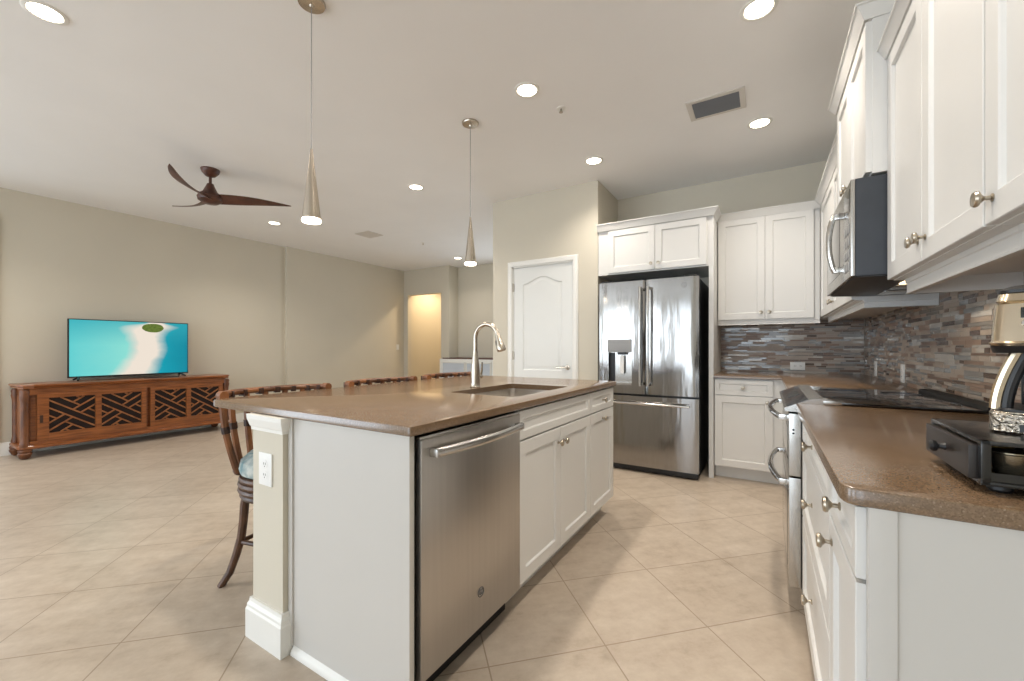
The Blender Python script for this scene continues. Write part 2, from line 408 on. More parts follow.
# ------------------------------------------------------------------ pantry door
def lever(parent, x, z, y, d):
    k = MB(); k.lathe([(0.026, 0), (0.028, -0.004), (0.024, -0.010), (0.011, -0.012), (0.010, -0.045), (0, -0.047)], (x, y, z), 'Y', 18)
    k.tube([(x, y-0.040, z), (x+d*0.03, y-0.042, z+0.002), (x+d*0.07, y-0.043, z), (x+d*0.115, y-0.042, z-0.004)], [0.010, 0.009, 0.008, 0.006], 10)
    return k.build('door_lever', 'brushed_nickel', parent)
def pantry_door():
    x0, x1, z1, yf = -2.455, -1.726, 2.05, PY+0.012
    w = x1-x0
    # slab made of rings around two raised panels: plain slab plus panels pressed in
    bm = MB()
    bm.box(x0, x1, yf+0.008, yf+0.04, 0.008, z1)
    st = 0.125
    def arch(px0, px1, pz0, pz1, rise, off):
        p = [(px0+off, pz0+off), (px1-off, pz0+off), (px1-off, pz1-off-rise*0.0)]
        n = 14; c = (px0+px1)/2; hw = (px1-px0)/2-off
        top = []
        for k in range(1, n):
            t = -1 + 2*k/n
            top.append((c - t*hw, pz1-off + rise*(0.5+0.5*math.cos(PI*t))*1.0 if rise else pz1-off))
        return p + top + [(px0+off, pz1-off)]
    def face_with_holes(panels):
        t = bmesh.new(); edges = []
        def loop(pts):
            vs = [t.verts.new((x, yf, z)) for x, z in pts]
            es = [t.edges.new((vs[i], vs[(i+1) % len(vs)])) for i in range(len(vs))]
            edges.extend(es); return vs
        loop([(x0+0.002, 0.008), (x1-0.002, 0.008), (x1-0.002, z1-0.002), (x0+0.002, z1-0.002)])
        for p in panels: loop(arch(*p, 0.0))
        bmesh.ops.triangle_fill(t, use_beauty=True, use_dissolve=False, edges=edges)
        bm.merge(t)
    pans = [(x0+st, x1-st, 0.90, 1.86, 0.075), (x0+st, x1-st, 0.22, 0.74, 0.0)]
    face_with_holes(pans)
    # slab edges
    bm.rings([[(x0+.002, yf, .008), (x1-.002, yf, .008), (x1-.002, yf, z1-.002), (x0+.002, yf, z1-.002)], [(x0, yf+.01, .008), (x1, yf+.01, .008), (x1, yf+.01, z1), (x0, yf+.01, z1)]], False, False)
    for p in pans:
        rs = []
        for off, dy in ((0.0, 0.0), (0.010, 0.009), (0.022, 0.009), (0.045, 0.002), (0.05, 0.002)):
            rs.append([(x, yf+dy, z) for x, z in arch(*p, off)])
        bm.rings(rs, False, True)
    d = struct(bm.build('door_1', 'door_white', smooth=25), 'white two-panel pantry door with an arched top panel')
    for z in (1.83, 1.06, 0.25):
        MB().box(x0-0.012, x0+0.010, yf-0.010, yf+0.004, z-0.045, z+0.045, 0.003).lathe([(0.006, -0.05), (0.006, 0.05)], (x0-0.002, yf-0.008, z), 'Z', 10).build('hinge', 'nickel', d)
    lever(d, x1-0.06, 0.94, yf, -1)
    # casing
    c = MB(); o = 0.058
    X0, X1, Z1 = -2.463, -1.718, 2.062
    prof = [(0.0, 0.0), (0.0, 0.014), (0.010, 0.018), (0.040, 0.018), (0.052, 0.012), (o, 0.010), (o, 0.0)]
    rs = []
    for e, dep in prof:
        rs.append([(X0-e, PY-dep, 0), (X0-e, PY-dep, Z1+e), (X1+e, PY-dep, Z1+e), (X1+e, PY-dep, 0)])
    for a, b in zip(rs[:-1], rs[1:]):
        va = [c._v(p) for p in a]; vb = [c._v(p) for p in b]
        for i in range(3): c._f([va[i], va[i+1], vb[i+1], vb[i]])
    c.box(X0-0.001, X0+0.012, PY, PY+0.115, 0, Z1); c.box(X1-0.012, X1+0.001, PY, PY+0.115, 0, Z1); c.box(X0, X1, PY, PY+0.115, Z1-0.012, Z1+0.001)
    c.box(X0+0.01, X1-0.01, PY+0.060, PY+0.115, 0, Z1-0.01)
    struct(c.build('trim_2', 'white_trim', smooth=25), 'white casing round the pantry door')
pantry_door()

# ------------------------------------------------------------------ kitchen cabinets (local: x along the front, y into the cabinet, z up)
def shaker(x0, x1, z0, z1, t=0.02, f=0.057):
    """door or drawer front with a recessed flat panel, front face at y=-t"""
    m = MB()
    f = min(f, (z1-z0)*0.28)
    def ring(i, y): return [(x0+i, y, z0+i), (x1-i, y, z0+i), (x1-i, y, z1-i), (x0+i, y, z1-i)]
    m.rings([ring(0, 0), ring(0, -t+0.002), ring(0.002, -t), ring(f, -t), ring(f+0.003, -t+0.003), ring(f+0.006, -t+0.010), ring(f+0.008, -t+0.010)])
    return m
def knob(x, z, parent, t=0.02):
    return MB().lathe([(0.008, 0), (0.0085, -0.002), (0.0045, -0.004), (0.0045, -0.013), (0.010, -0.018), (0.0155, -0.021), (0.0165, -0.025), (0.0145, -0.029), (0.0, -0.031)], (x, -t, z), 'Y', 18).build('knob', 'nickel', parent)
def put_fronts(root, fronts, m='cabinet_white'):
    for kind, x0, x1, z0, z1, kb in fronts:
        d = shaker(x0+0.0015, x1-0.0015, z0, z1).build(kind, m, root, smooth=20)
        if kb: knob(kb[0], kb[1], d)
def base_cabinet(name, label, loc, rz, w, d, fronts, h=0.884, hollow=False, group=None):
    r = thing(name, label, 'cabinet', loc, rz, group)
    m = MB()
    if hollow:
        s = 0.018
        m.box(0, s, 0, d, 0.105, h); m.box(w-s, w, 0, d, 0.105, h); m.box(s, w-s, d-s, d, 0.105, h); m.box(s, w-s, 0, d-s, 0.105, 0.105+s); m.box(s, w-s, 0, s, 0.735, h)
        m.box(w/2-.02, w/2+.02, 0, s, .12, .74)
    else: m.box(0, w, 0, d, 0.105, h)
    m.build('carcass', 'cabinet_white', r, smooth=0)
    MB().box(0, w, 0.07, d, 0.0, 0.105).build('toe_kick', 'cabinet_white', r, smooth=0)
    put_fronts(r, fronts); return r
def crown(path, top, parent, out=0.045, hgt=0.06):
    """crown moulding along a polyline of (x, y, nx, ny) stations (n = outward, mitred)"""
    m = MB()
    prof = [(0.0, -hgt), (0.006, -hgt), (0.010, -hgt*0.8), (out*0.75, -hgt*0.28), (out*0.82, -hgt*0.16), (out, -hgt*0.12), (out, 0.0), (-0.02, 0.0), (-0.02, -0.012)]
    m.rings([[(x+nx*o, y+ny*o, top+dz) for o, dz in prof] for x, y, nx, ny in path])
    return m.build('crown_moulding', 'cabinet_white', parent, smooth=20)
def light_rail(path, z1, parent, hgt=0.042):
    m = MB()
    prof = [(0, 0), (0.0, -hgt*0.25), (-0.004, -hgt*0.3), (-0.004, -hgt*0.85), (0.0, -hgt), (-0.018, -hgt), (-0.018, 0)]
    m.rings([[(x+nx*o, y+ny*o, z1+dz) for o, dz in prof] for x, y, nx, ny in path])
    return m.build('light_rail', 'rail_white', parent, smooth=20)
def wall_cabinet(name, label, loc, rz, w, d, z0, z1, fronts, group=None):
    r = thing(name, label, 'cabinet', loc, rz, group)
    MB().box(0, w, 0, d, z0, z1, 0.001).build('carcass', 'cabinet_white', r, smooth=0)
    put_fronts(r, fronts); return r
FW, FI, FR = 0.0, R(90), R(-90)      # facing the camera (-Y), facing +X (island), facing -X (range wall)

# --- island
IX = -0.925
sinkcab = base_cabinet('sink_cabinet', 'white island sink base cabinet with a false drawer front over two doors, beside the dishwasher', (IX, 1.54, 0), FI, 0.85, 0.605, [
    ('false_front', 0, 0.85, 0.745, 0.872, None),
    ('door', 0, 0.425, 0.115, 0.737, (0.425-0.032, 0.662)), ('door', 0.425, 0.85, 0.115, 0.737, (0.425+0.032, 0.662))], hollow=True)
base_cabinet('drawer_cabinet', 'narrow white island cabinet with one drawer over one door, on the refrigerator end', (IX, 2.391, 0), FI, 0.445, 0.605, [
    ('drawer', 0, 0.445, 0.745, 0.872, (0.2225, 0.808)), ('door', 0, 0.445, 0.115, 0.737, (0.22, 0.69))])
# island knee wall, its baseboard and capital, end panel
box_struct('wall_island', 'wall_paint', -1.745, -1.537, 0.875, 2.83, 0, 0.884, label='painted knee wall at the seating side of the island')
def island_trim():
    m = MB()
    def ring(o, z): return [(-1.745-o, 2.83, z), (-1.745-o, 0.875-o, z), (-1.537+o, 0.875-o, z), (-1.537+o, 0.899, z)]
    rs = [ring(o, z) for o, z in ((0, 0), (0.020, 0), (0.020, 0.112), (0.016, 0.120), (0.016, 0.130), (0.010, 0.142), (0.009, 0.155), (0, 0.155))]
    for a, b in zip(rs[:-1], rs[1:]):
        va = [m._v(p) for p in a]; vb = [m._v(p) for p in b]
        for i in range(3): m._f([va[i], va[i+1], vb[i+1], vb[i]])
    struct(m.build('baseboard_island', 'white_trim', smooth=20), 'tall white baseboard wrapped round the island knee wall')
    m = MB()
    rs = [ring(o, z) for o, z in ((0, 0.822), (0.005, 0.822), (0.006, 0.834), (0.009, 0.838), (0.017, 0.866), (0.018, 0.884), (0, 0.884))]
    for a, b in zip(rs[:-1], rs[1:]):
        va = [m._v(p) for p in a]; vb = [m._v(p) for p in b]
        for i in range(3): m._f([va[i], va[i+1], vb[i+1], vb[i]])
    struct(m.build('trim_3', 'white_trim', smooth=20), 'white moulding under the worktop at the head of the island knee wall')
island_trim()
ep = thing('end_panel', 'plain white panel closing the near end of the island, beside the dishwasher', 'cabinet panel', (-1.23, 0.91, 0))
MB().box(-0.300, 0.318, -0.008, 0.012, 0.0, 0.884, 0.001).build('panel', 'panel_white', ep, smooth=0)
MB().box(-0.305, -0.280, -0.016, 0.0, 0.03, 0.884, 0.002).build('scribe_strip', 'panel_white', ep)
MB().extrude_profile([(0, 0.0, 0), (0, -0.022, 0), (0, -0.022, 0.010), (0, -0.016, 0.022), (0, -0.008, 0.030), (0, 0, 0.030)], (-0.28, 0, 0), (0.318, 0, 0)).build('shoe_moulding', 'white_trim', ep)

# --- worktops
def worktop(name, label, outer, holes=(), z0=0.884, z1=0.914):
    e = 0.004
    m = MB()
    def cap(z, ol, flip):
        t = bmesh.new(); es = []
        for L in [ol]+list(holes):
            vs = [t.verts.new((x, y, z)) for x, y in L]
            es += [t.edges.new((vs[i], vs[(i+1) % len(vs)])) for i in range(len(vs))]
        bmesh.ops.triangle_fill(t, use_beauty=True, use_dissolve=False, edges=es)
        m.merge(t)
    ins = inset(outer, e)
    cap(z1, ins, False); cap(z0, ins, True)
    m.rings([[(x, y, z0) for x, y in ins], [(x, y, z0+e) for x, y in outer], [(x, y, z1-e) for x, y in outer], [(x, y, z1-e*.3) for x, y in inset(outer, e*.3)], [(x, y, z1) for x, y in ins]], False, False)
    for h in holes: m.rings([[(x, y, z0) for x, y in h], [(x, y, z1) for x, y in h]], False, False)
    bmesh.ops.remove_doubles(m.bm, verts=list(m.bm.verts), dist=1e-5)
    return tag(m.build(name, 'quartz', smooth=25), label, 'worktop')
isl = round_corners([(-2.125, 0.880), (-0.885, 0.880), (-0.885, 2.86), (-2.125, 2.86)], [0.05, 0.012, 0.03, 0.05])
SX0, SX1, SY0, SY1 = -1.41, -1.005, 1.675, 2.30
hole = round_corners([(SX0, SY0), (SX1, SY0), (SX1, SY1), (SX0, SY1)], [0.035]*4)
worktop('island_countertop', 'brown speckled quartz worktop of the island with a sink cut-out', isl, [hole])
worktop('counter_slab', 'brown quartz worktop under the coffee maker, between range and end panel', round_corners([(0.108, 0.880), (0.744, 0.880), (0.744, 2.098), (0.108, 2.098)], [0.03, 0, 0, 0]))
worktop('counter_slab', 'brown quartz corner worktop between the refrigerator panel and the range', [(0.108, 2.872), (0.744, 2.872), (0.744, 4.698), (-0.388, 4.698), (-0.388, 4.03), (0.108, 4.03)])

# --- sink and faucet
def sink():
    r = thing('kitchen_sink', 'stainless undermount sink in the island worktop', 'sink', ((SX0+SX1)/2, (SY0+SY1)/2, 0.70))
    a, b = (SX1-SX0)/2+0.012, (SY1-SY0)/2+0.012
    def rg(sx, sy, z, rad): return [(x, y, z) for x, y in round_corners([(-sx, -sy), (sx, -sy), (sx, sy), (-sx, sy)], [rad]*4)]
    m = MB()
    m.rings([rg(a+0.0, b+0.0, 0.183, 0.04), rg(a, b, 0.03, 0.045), rg(a-0.012, b-0.012, 0.012, 0.05), rg(a-0.04, b-0.04, 0.006, 0.05), rg(0.05, 0.05, 0.0, 0.02)], False, True)
    m.rings([rg(a, b, 0.183, 0.04), rg(a+0.004, b+0.004, 0.183, 0.04), rg(a+0.004, b+0.004, 0.0, 0.04), rg(a-0.03, b-0.03, -0.006, 0.04)], False, True)
    m.build('basin', 'sink_steel', r)
    MB().lathe([(0.045, 0.0015), (0.045, 0.004), (0.036, 0.005), (0.030, 0.002), (0, 0.002)], (0, 0, 0), 'Z', 24).build('drain', 'chrome', r)
sink()
def faucet():
    fx, fy = -1.455, 1.968
    r = thing('kitchen_faucet', 'tall brushed nickel gooseneck faucet with pull-down spray head behind the sink', 'faucet', (fx, fy, 0.914))
    MB().lathe([(0.030, 0), (0.031, 0.004), (0.029, 0.008), (0.0275, 0.03), (0.028, 0.07), (0.026, 0.11), (0.020, 0.16), (0.0150, 0.20), (0.0140, 0.215), (0.0, 0.215)], (0, 0, 0), 'Z', 26).build('body', 'brushed_nickel', r)
    pts = [(0, 0, 0.20), (0, 0, 0.285)]
    rad = 0.083
    for k in range(0, 15):
        a = PI - PI*k/14*0.93
        pts.append((rad + rad*math.cos(a), -0.01*k/14, 0.285 + rad*math.sin(a)))
    MB().tube(pts, 0.0128, 14).build('spout', 'brushed_nickel', r)
    e = Vector(pts[-1]); dr = (Vector(pts[-1])-Vector(pts[-2])).normalized()
    h = MB(); P = [e+dr*t for t in (-0.005, 0.012, 0.03, 0.06, 0.085, 0.092)]
    h.tube(P, [0.0135, 0.016, 0.0175, 0.023, 0.0265, 0.024], 18)
    sp = h.build('spray_head', 'brushed_nickel', r)
    MB().tube([e+dr*0.028+Vector((-0.018, 0, -0.004)), e+dr*0.055+Vector((-0.022, 0, -0.004))], 0.006, 8).build('spray_button', 'black_plastic', sp)
    l = MB(); l.lathe([(0.013, 0.0), (0.013, 0.04), (0.010, 0.045), (0, 0.045)], (0.0, 0.018, 0.062), 'Y', 16)
    l.tube([(0, 0.055, 0.066), (0.0, 0.066, 0.10), (-0.004, 0.074, 0.145)], [0.009, 0.0075, 0.006], 10, flat=(1, 0.7))
    l.build('lever_handle', 'brushed_nickel', r)
faucet()

# --- round maker's emblem: ring with a script monogram
def emblem(parent, c, rad, M):
    m = MB(M)
    def tr(pts, r): m.tube([(c[0]+x*rad, c[1], c[2]+z*rad) for x, z in pts], r, 6)
    tr([(math.cos(2*PI*k/24), math.sin(2*PI*k/24)) for k in range(25)], rad*0.10)
    tr([(-.05, .45), (-.35, .55), (-.6, .2), (-.55, -.3), (-.25, -.5), (0, -.2), (-.2, 0)], rad*0.09)
    tr([(.55, .45), (.25, .55), (.15, .25), (.4, .08), (.15, -.1), (.15, -.45), (.45, -.5), (.65, -.25)], rad*0.09)
    return m.build('emblem', 'logo_grey', parent)

# --- dishwasher (local: x along front, y inward, faces +X)
def dishwasher():
    w = 0.605
    r = thing('dishwasher', 'stainless steel dishwasher with a bowed bar handle in the end of the island', 'dishwasher', (-0.925, 0.932, 0), FI)
    MB().box(0, w, 0.0, 0.57, 0.10, 0.872).build('body', 'black_gap', r, smooth=0)
    d = MB(); d.box(0.005, w-0.003, -0.028, 0.0, 0.115, 0.862, 0.004); dr = d.build('door', 'stainless_dark', r)
    MB().box(0.005, w-0.003, -0.022, 0.004, 0.862, 0.871, 0.001).build('control_strip', 'stainless_plain', dr)
    h = MB(); zc = 0.818
    pts = [(0.045 + (w-0.075)*t, -0.052 - 0.024*math.sin(PI*t), zc) for t in [k/16 for k in range(17)]]
    h.tube(pts, 0.0135, 12, flat=(1.15, 0.75))
    for x in (0.052, w-0.037): h.box(x-0.013, x+0.013, -0.062, -0.028, zc-0.013, zc+0.013, 0.005)
    h.build('handle', 'stainless_plain', dr)
    emblem(dr, (0.315, -0.029, 0.245), 0.017, Matrix.Identity(4))
    MB().box(0.0, w, 0.05, 0.09, 0.0, 0.105).build('toe_kick', 'black_plastic', r, smooth=0)
dishwasher()

# --- range-wall base cabinets, facing -X; local x runs toward the camera
BX = 0.150
base_cabinet('drawer_cabinet', 'white base cabinet with three stacked drawers next to the range', (BX, 2.098, 0), FR, 0.86, 0.58, [
    ('drawer', 0, 0.86, 0.765, 0.872, (0.43, 0.82)), ('drawer', 0, 0.86, 0.455, 0.757, (0.43, 0.63)), ('drawer', 0, 0.86, 0.115, 0.447, (0.43, 0.315))])
base_cabinet('door_cabinet', 'narrow white base cabinet with a drawer over a door under the coffee maker', (BX, 1.237, 0), FR, 0.332, 0.58, [
    ('drawer', 0, 0.332, 0.755, 0.876, (0.166, 0.822)), ('door', 0, 0.332, 0.115, 0.747, (0.045, 0.700))])
ep2 = thing('end_panel', 'plain white end panel under the coffee maker worktop', 'cabinet panel', (0.140, 0.895, 0))
MB().box(0.004, 0.600, -0.005, 0.0095, 0.0, 0.884, 0.001).build('panel', 'panel_white', ep2, smooth=0)
MB().box(0.004, 0.040, -0.009, -0.004, 0.0, 0.884, 0.001).build('scribe_strip', 'panel_white', ep2)
# corner and back base cabinets
base_cabinet('corner_cabinet', 'white corner base cabinet beyond the range', (BX, 4.06, 0), FR, 1.188, 0.58, [
    ('drawer', 0.55, 1.188, 0.745, 0.872, (0.87, 0.808)), ('door', 0.55, 1.188, 0.115, 0.737, (0.60, 0.69))])
base_cabinet('door_cabinet', 'white base cabinet with a drawer over a door beside the refrigerator', (-0.386, 4.075, 0), FW, 0.535, 0.60, [
    ('drawer', 0.0, 0.44, 0.738, 0.872, (0.22, 0.806)), ('door', 0.0, 0.44, 0.115, 0.730, (0.40, 0.69))])

# ------------------------------------------------------------------ wall cabinets
# back wall pair
bu = wall_cabinet('wall_cabinet', 'white two-door wall cabinet on the back wall above the mosaic tiles', (-0.386, 4.37, 0), FW, 0.780, 0.33, 1.40, 2.34, [
    ('door', 0.003, 0.381, 1.405, 2.335, (0.381-0.032, 1.465)), ('door', 0.381, 0.738, 1.405, 2.335, (0.381+0.032, 1.465))])
crown([(0, -0.02, 0, -1), (0.780, -0.02, 0, -1)], 2.39, bu); light_rail([(0, 0.0, 0, -1), (0.780, 0.0, 0, -1)], 1.40, bu)
# corner cabinet on the range wall (local x toward the camera)
cu = wall_cabinet('wall_cabinet', 'white corner wall cabinet between the back wall and the microwave', (0.415, 4.70, 0), FR, 1.835, 0.321, 1.40, 2.34, [
    ('door', 0.36, 1.10, 1.405, 2.335, (1.06, 1.465)), ('door', 1.10, 1.835, 1.405, 2.335, (1.14, 1.465))])
crown([(0.40, -0.02, -0.0, -1), (1.835, -0.02, 0, -1)], 2.39, cu); light_rail([(0.34, 0.03, 0, -1), (1.835, 0.03, 1, -1), (1.835, 0.32, 1, 0)], 1.40, cu)
# taller cabinet over the microwave
mu = wall_cabinet('wall_cabinet', 'taller white two-door cabinet mounted above the microwave', (0.352, 2.862, 0), FR, 0.765, 0.393, 1.822, 2.425, [
    ('door', 0.003, 0.381, 1.83, 2.415, (0.381-0.032, 1.885)), ('door', 0.381, 0.762, 1.83, 2.415, (0.381+0.032, 1.885))])
crown([(0, 0.36, -1, 0), (0, -0.02, -1, -1), (0.765, -0.02, 1, -1), (0.765, 0.36, 1, 0)], 2.475, mu, 0.035, 0.055)
# near wall cabinets
nu = wall_cabinet('wall_cabinet', 'white two-door wall cabinet next to the microwave, over the coffee corner', (0.415, 2.096, 0), FR, 0.822, 0.321, 1.40, 2.25, [
    ('door', 0.003, 0.412, 1.403, 2.245, (0.412-0.034, 1.467)), ('door', 0.412, 0.820, 1.403, 2.245, (0.412+0.034, 1.467))])
crown([(0, -0.02, 0, -1), (0.822, -0.02, 0, -1)], 2.29, nu, 0.03, 0.045); light_rail([(0.006, 0.32, -1, 0), (0.006, 0.03, -1, -1), (0.822, 0.03, 0, -1)], 1.40, nu, 0.054)
nv = wall_cabinet('wall_cabinet', 'white single-door wall cabinet cut by the picture edge, above the coffee maker', (0.415, 1.272, 0), FR, 0.49, 0.321, 1.40, 2.25, [
    ('door', 0.002, 0.487, 1.403, 2.245, (0.04, 1.452))])
crown([(0, -0.02, 0, -1), (0.49, -0.02, 0, -1)], 2.29, nv, 0.03, 0.045); light_rail([(0, 0.03, 0, -1), (0.49, 0.03, 0, -1)], 1.40, nv, 0.054)
# cabinet over the refrigerator with its tall side panel
fu = wall_cabinet('refrigerator_cabinet', 'white two-door cabinet above the refrigerator with a tall side panel', (-1.445, 4.04, 0), FW, 1.015, 0.655, 1.872, 2.315, [
    ('door', 0.105, 0.558, 1.885, 2.305, (0.558-0.034, 1.94)), ('door', 0.558, 1.0, 1.885, 2.305, (0.558+0.034, 1.94))])
MB().box(1.016, 1.054, 0.0, 0.655, 0.0, 2.315, 0.001).build('side_panel', 'cabinet_white', fu, smooth=0)
crown([(0.0, -0.02, 0, -1), (1.054, -0.02, 1, -1), (1.054, 0.235, 1, 0)], 2.375, fu, 0.042, 0.065)

# ------------------------------------------------------------------ refrigerator (local: x along the front, faces -Y)
def refrigerator():
    w = 0.893
    r = thing('refrigerator', 'stainless french-door refrigerator with bottom freezer and water dispenser', 'refrigerator', (-1.379, 3.86, 0), 0)
    b = MB(); b.box(0.004, w-0.004, 0.062, 0.80, 0.03, 1.755, 0.004); b.box(0.02, w-0.02, 0.07, 0.7, 0, 0.04)
    for x in (0.07, w-0.07): b.box(x-0.05, x+0.05, 0.02, 0.12, 1.755, 1.783, 0.006)
    b.build('case', 'black_plastic', r)
    def door(x0, x1, z0, z1):
        # gently crowned front
        n = 10; pts = []
        for k in range(n+1):
            t = k/n; e = min(t, 1-t)*n
            pts.append((x0+(x1-x0)*t, -0.006*math.sin(PI*t)**0.6 + (0.010 if k in (0, n) else 0)))
        out = pts + [(x1, 0.058), (x0, 0.058)]
        m = MB(); m.rings([[(x, y, z0) for x, y in out], [(x, y, z1) for x, y in out]]); return m
    z0, z1, xm = 0.722, 1.765, 0.441
    # door with a dispenser niche: solid pieces around the niche opening
    nx0, nx1, nz0, nz1 = 0.094, 0.322, 0.80, 1.225
    m = MB()
    def strip(x0, x1, za, zb, e0, e1):
        n = 8; pts = []
        for k in range(n+1):
            x = x0+(x1-x0)*k/n; t = x/(xm-0.004)
            y = -0.006*math.sin(PI*max(0.0, min(1.0, t)))**0.6
            if (k == 0 and e0) or (k == n and e1): y += 0.010
            pts.append((x, y))
        out = pts+[(x1, 0.058), (x0, 0.058)]
        m.rings([[(x, y, za) for x, y in out], [(x, y, zb) for x, y in out]])
    xr = xm-0.004
    strip(0, nx0, z0, z1, True, False); strip(nx1, xr, z0, z1, False, True); strip(nx0, nx1, z0, nz0, False, False); strip(nx0, nx1, nz1, z1, False, False)
    dl = m.build('door', 'stainless', r)
    dp = MB(); dp.box(nx0, nx1, -0.010, 0.05, 1.105, nz1, 0.003); dp.build('dispenser_panel', 'grey_plastic', dl)
    nn = MB(); nn.box(nx0, nx1, 0.045, 0.055, nz0, 1.105); nn.box(nx0, nx0+0.006, -0.004, 0.05, nz0, 1.105); nn.box(nx1-0.006, nx1, -0.004, 0.05, nz0, 1.105); nn.box(nx0, nx1, -0.006, 0.05, nz0, nz0+0.022)
    nn.build('dispenser_niche', 'stainless_plain', dl, smooth=0)
    MB().box(nx0+0.006, nx0+0.055, 0.035, 0.0455, nz0+0.03, 1.10).build('niche_painted_shade', 'black_plastic', dl, smooth=0)  # black strip stands in for shade along the niche side
    MB().box(0.205, 0.245, 0.012, 0.022, 0.905, 1.075, 0.004).build('dispenser_paddle', 'outlet_plastic', dl)
    MB().box(0.185, 0.265, 0.0, 0.045, 1.082, 1.106, 0.004).build('dispenser_spout', 'black_plastic', dl)
    rd = door(xm+0.004, w, z0, z1).build('door', 'stainless', r)
    emblem(rd, (0.775, -0.004, 1.695), 0.020, Matrix.Identity(4))
    fz = door(0, w, 0.062, 0.703).build('freezer_drawer', 'stainless', r)
    def vbar(x, parent):
        h = MB(); pts = [(x, -0.052-0.010*math.sin(PI*t), 0.80+0.90*t) for t in [k/12 for k in range(13)]]
        h.tube(pts, 0.0125, 12)
        for z in (0.815, 1.685): h.box(x-0.010, x+0.010, -0.060, 0.004, z-0.014, z+0.014, 0.004)
        h.build('handle', 'chrome', parent)
    vbar(xm-0.035, dl); vbar(xm+0.035, rd)
    h = MB(); pts = [(0.07+(w-0.14)*t, -0.052-0.008*math.sin(PI*t), 0.640) for t in [k/12 for k in range(13)]]
    h.tube(pts, 0.0125, 12)
    for x in (0.085, w-0.085): h.box(x-0.014, x+0.014, -0.06, 0.004, 0.630, 0.650, 0.004)
    h.build('handle', 'chrome', fz)
    MB().box(0.01, w-0.01, 0.02, 0.065, 0.012, 0.055, 0.003).build('toe_grille', 'black_plastic', r)
refrigerator()

# ------------------------------------------------------------------ range (faces -X, local x toward the camera)
def cooking_range():
    w = 0.758
    r = thing('range', 'stainless double-oven range with black glass cooktop and two bowed handles', 'stove', (0.130, 2.864, 0), FR)
    MB().box(0.002, w-0.002, 0.0, 0.595, 0.128, 0.902).box(0.03, w-0.03, 0.06, 0.55, 0, 0.128).build('body', 'black_plastic', r, smooth=0)
    def oven_door(z0, z1, hz, name):
        m = MB(); m.box(0.004, w-0.004, -0.046, -0.002, z0, z1, 0.004); d = m.build(name, 'stainless_plain', r)
        MB().box(0.10, w-0.10, -0.0475, -0.040, z0+0.05, z1-0.075, 0.002).build('oven_window', 'black_glass', d)
        h = MB(); pts = [(0.05+(w-0.10)*t, -0.072-0.038*math.sin(PI*t)**0.8, hz) for t in [k/18 for k in range(19)]]
        h.tube(pts, 0.0125, 12)
        for x in (0.055, w-0.055): h.box(x-0.014, x+0.014, -0.080, -0.044, hz-0.012, hz+0.012, 0.004)
        h.build('handle', 'chrome', d)
        if hz > 0.7:
            for z in (0.80, 0.785): MB().lathe([(0.004, 0), (0.004, 0.0015), (0, 0.0015)], (w-0.004, -0.030, z), 'X', 10).build('vent_hole', 'black_gap', d)
    oven_door(0.605, 0.868, 0.845, 'upper_door'); oven_door(0.135, 0.597, 0.566, 'lower_door')
    # sloped control fascia
    m = MB(); pr = [(0, -0.060, 0.878), (0, -0.062, 0.892), (0, 0.035, 0.936), (0, 0.075, 0.936), (0, 0.075, 0.903), (0, 0.0, 0.878)]
    m.rings([[(x, y, z) for _, y, z in pr] for x in (-0.006, w+0.006)]); f = m.build('control_fascia', 'stainless_plain', r, smooth=0)
    nrm = Vector((0, -0.044, 0.097)).normalized()
    M = Matrix.Translation((0.0, -0.014, 0.914)) @ Matrix.Rotation(math.atan2(0.044, 0.097), 4, 'X')
    MB(M).box(0.012, w-0.012, -0.042, 0.040, -0.002, 0.0015).build('control_glass', 'black_glass', f)
    MB(M).box(w/2-0.09, w/2+0.09, -0.024, 0.024, 0.0, 0.0028).build('display', 'lcd', f)
    g = MB(); g.box(-0.006, w+0.006, 0.075, 0.585, 0.916, 0.926, 0.003); gl = g.build('cooktop_glass', 'black_glass', r)
    for x in (-0.008, w+0.002): MB().box(x, x+0.006, 0.07, 0.13, 0.915, 0.930, 0.001).build('side_trim', 'stainless_plain', r)
    for x, y, q in ((0.20, 0.20, 0.10), (0.56, 0.20, 0.085), (0.20, 0.42, 0.075), (0.56, 0.42, 0.10)):
        MB().lathe([(q, 0.0), (q, 0.0006), (q-0.004, 0.0008), (q-0.004, 0.0)], (x, y, 0.926), 'Z', 40, cap=False).build('burner_ring', 'dark_grey_metal', gl)
    MB().extrude_profile([(0, 0.530, 0.926), (0, 0.534, 0.938), (0, 0.578, 0.940), (0, 0.585, 0.926)], (-0.004, 0, 0), (w+0.004, 0, 0)).build('rear_vent_strip', 'black_gap', r, smooth=0)
cooking_range()

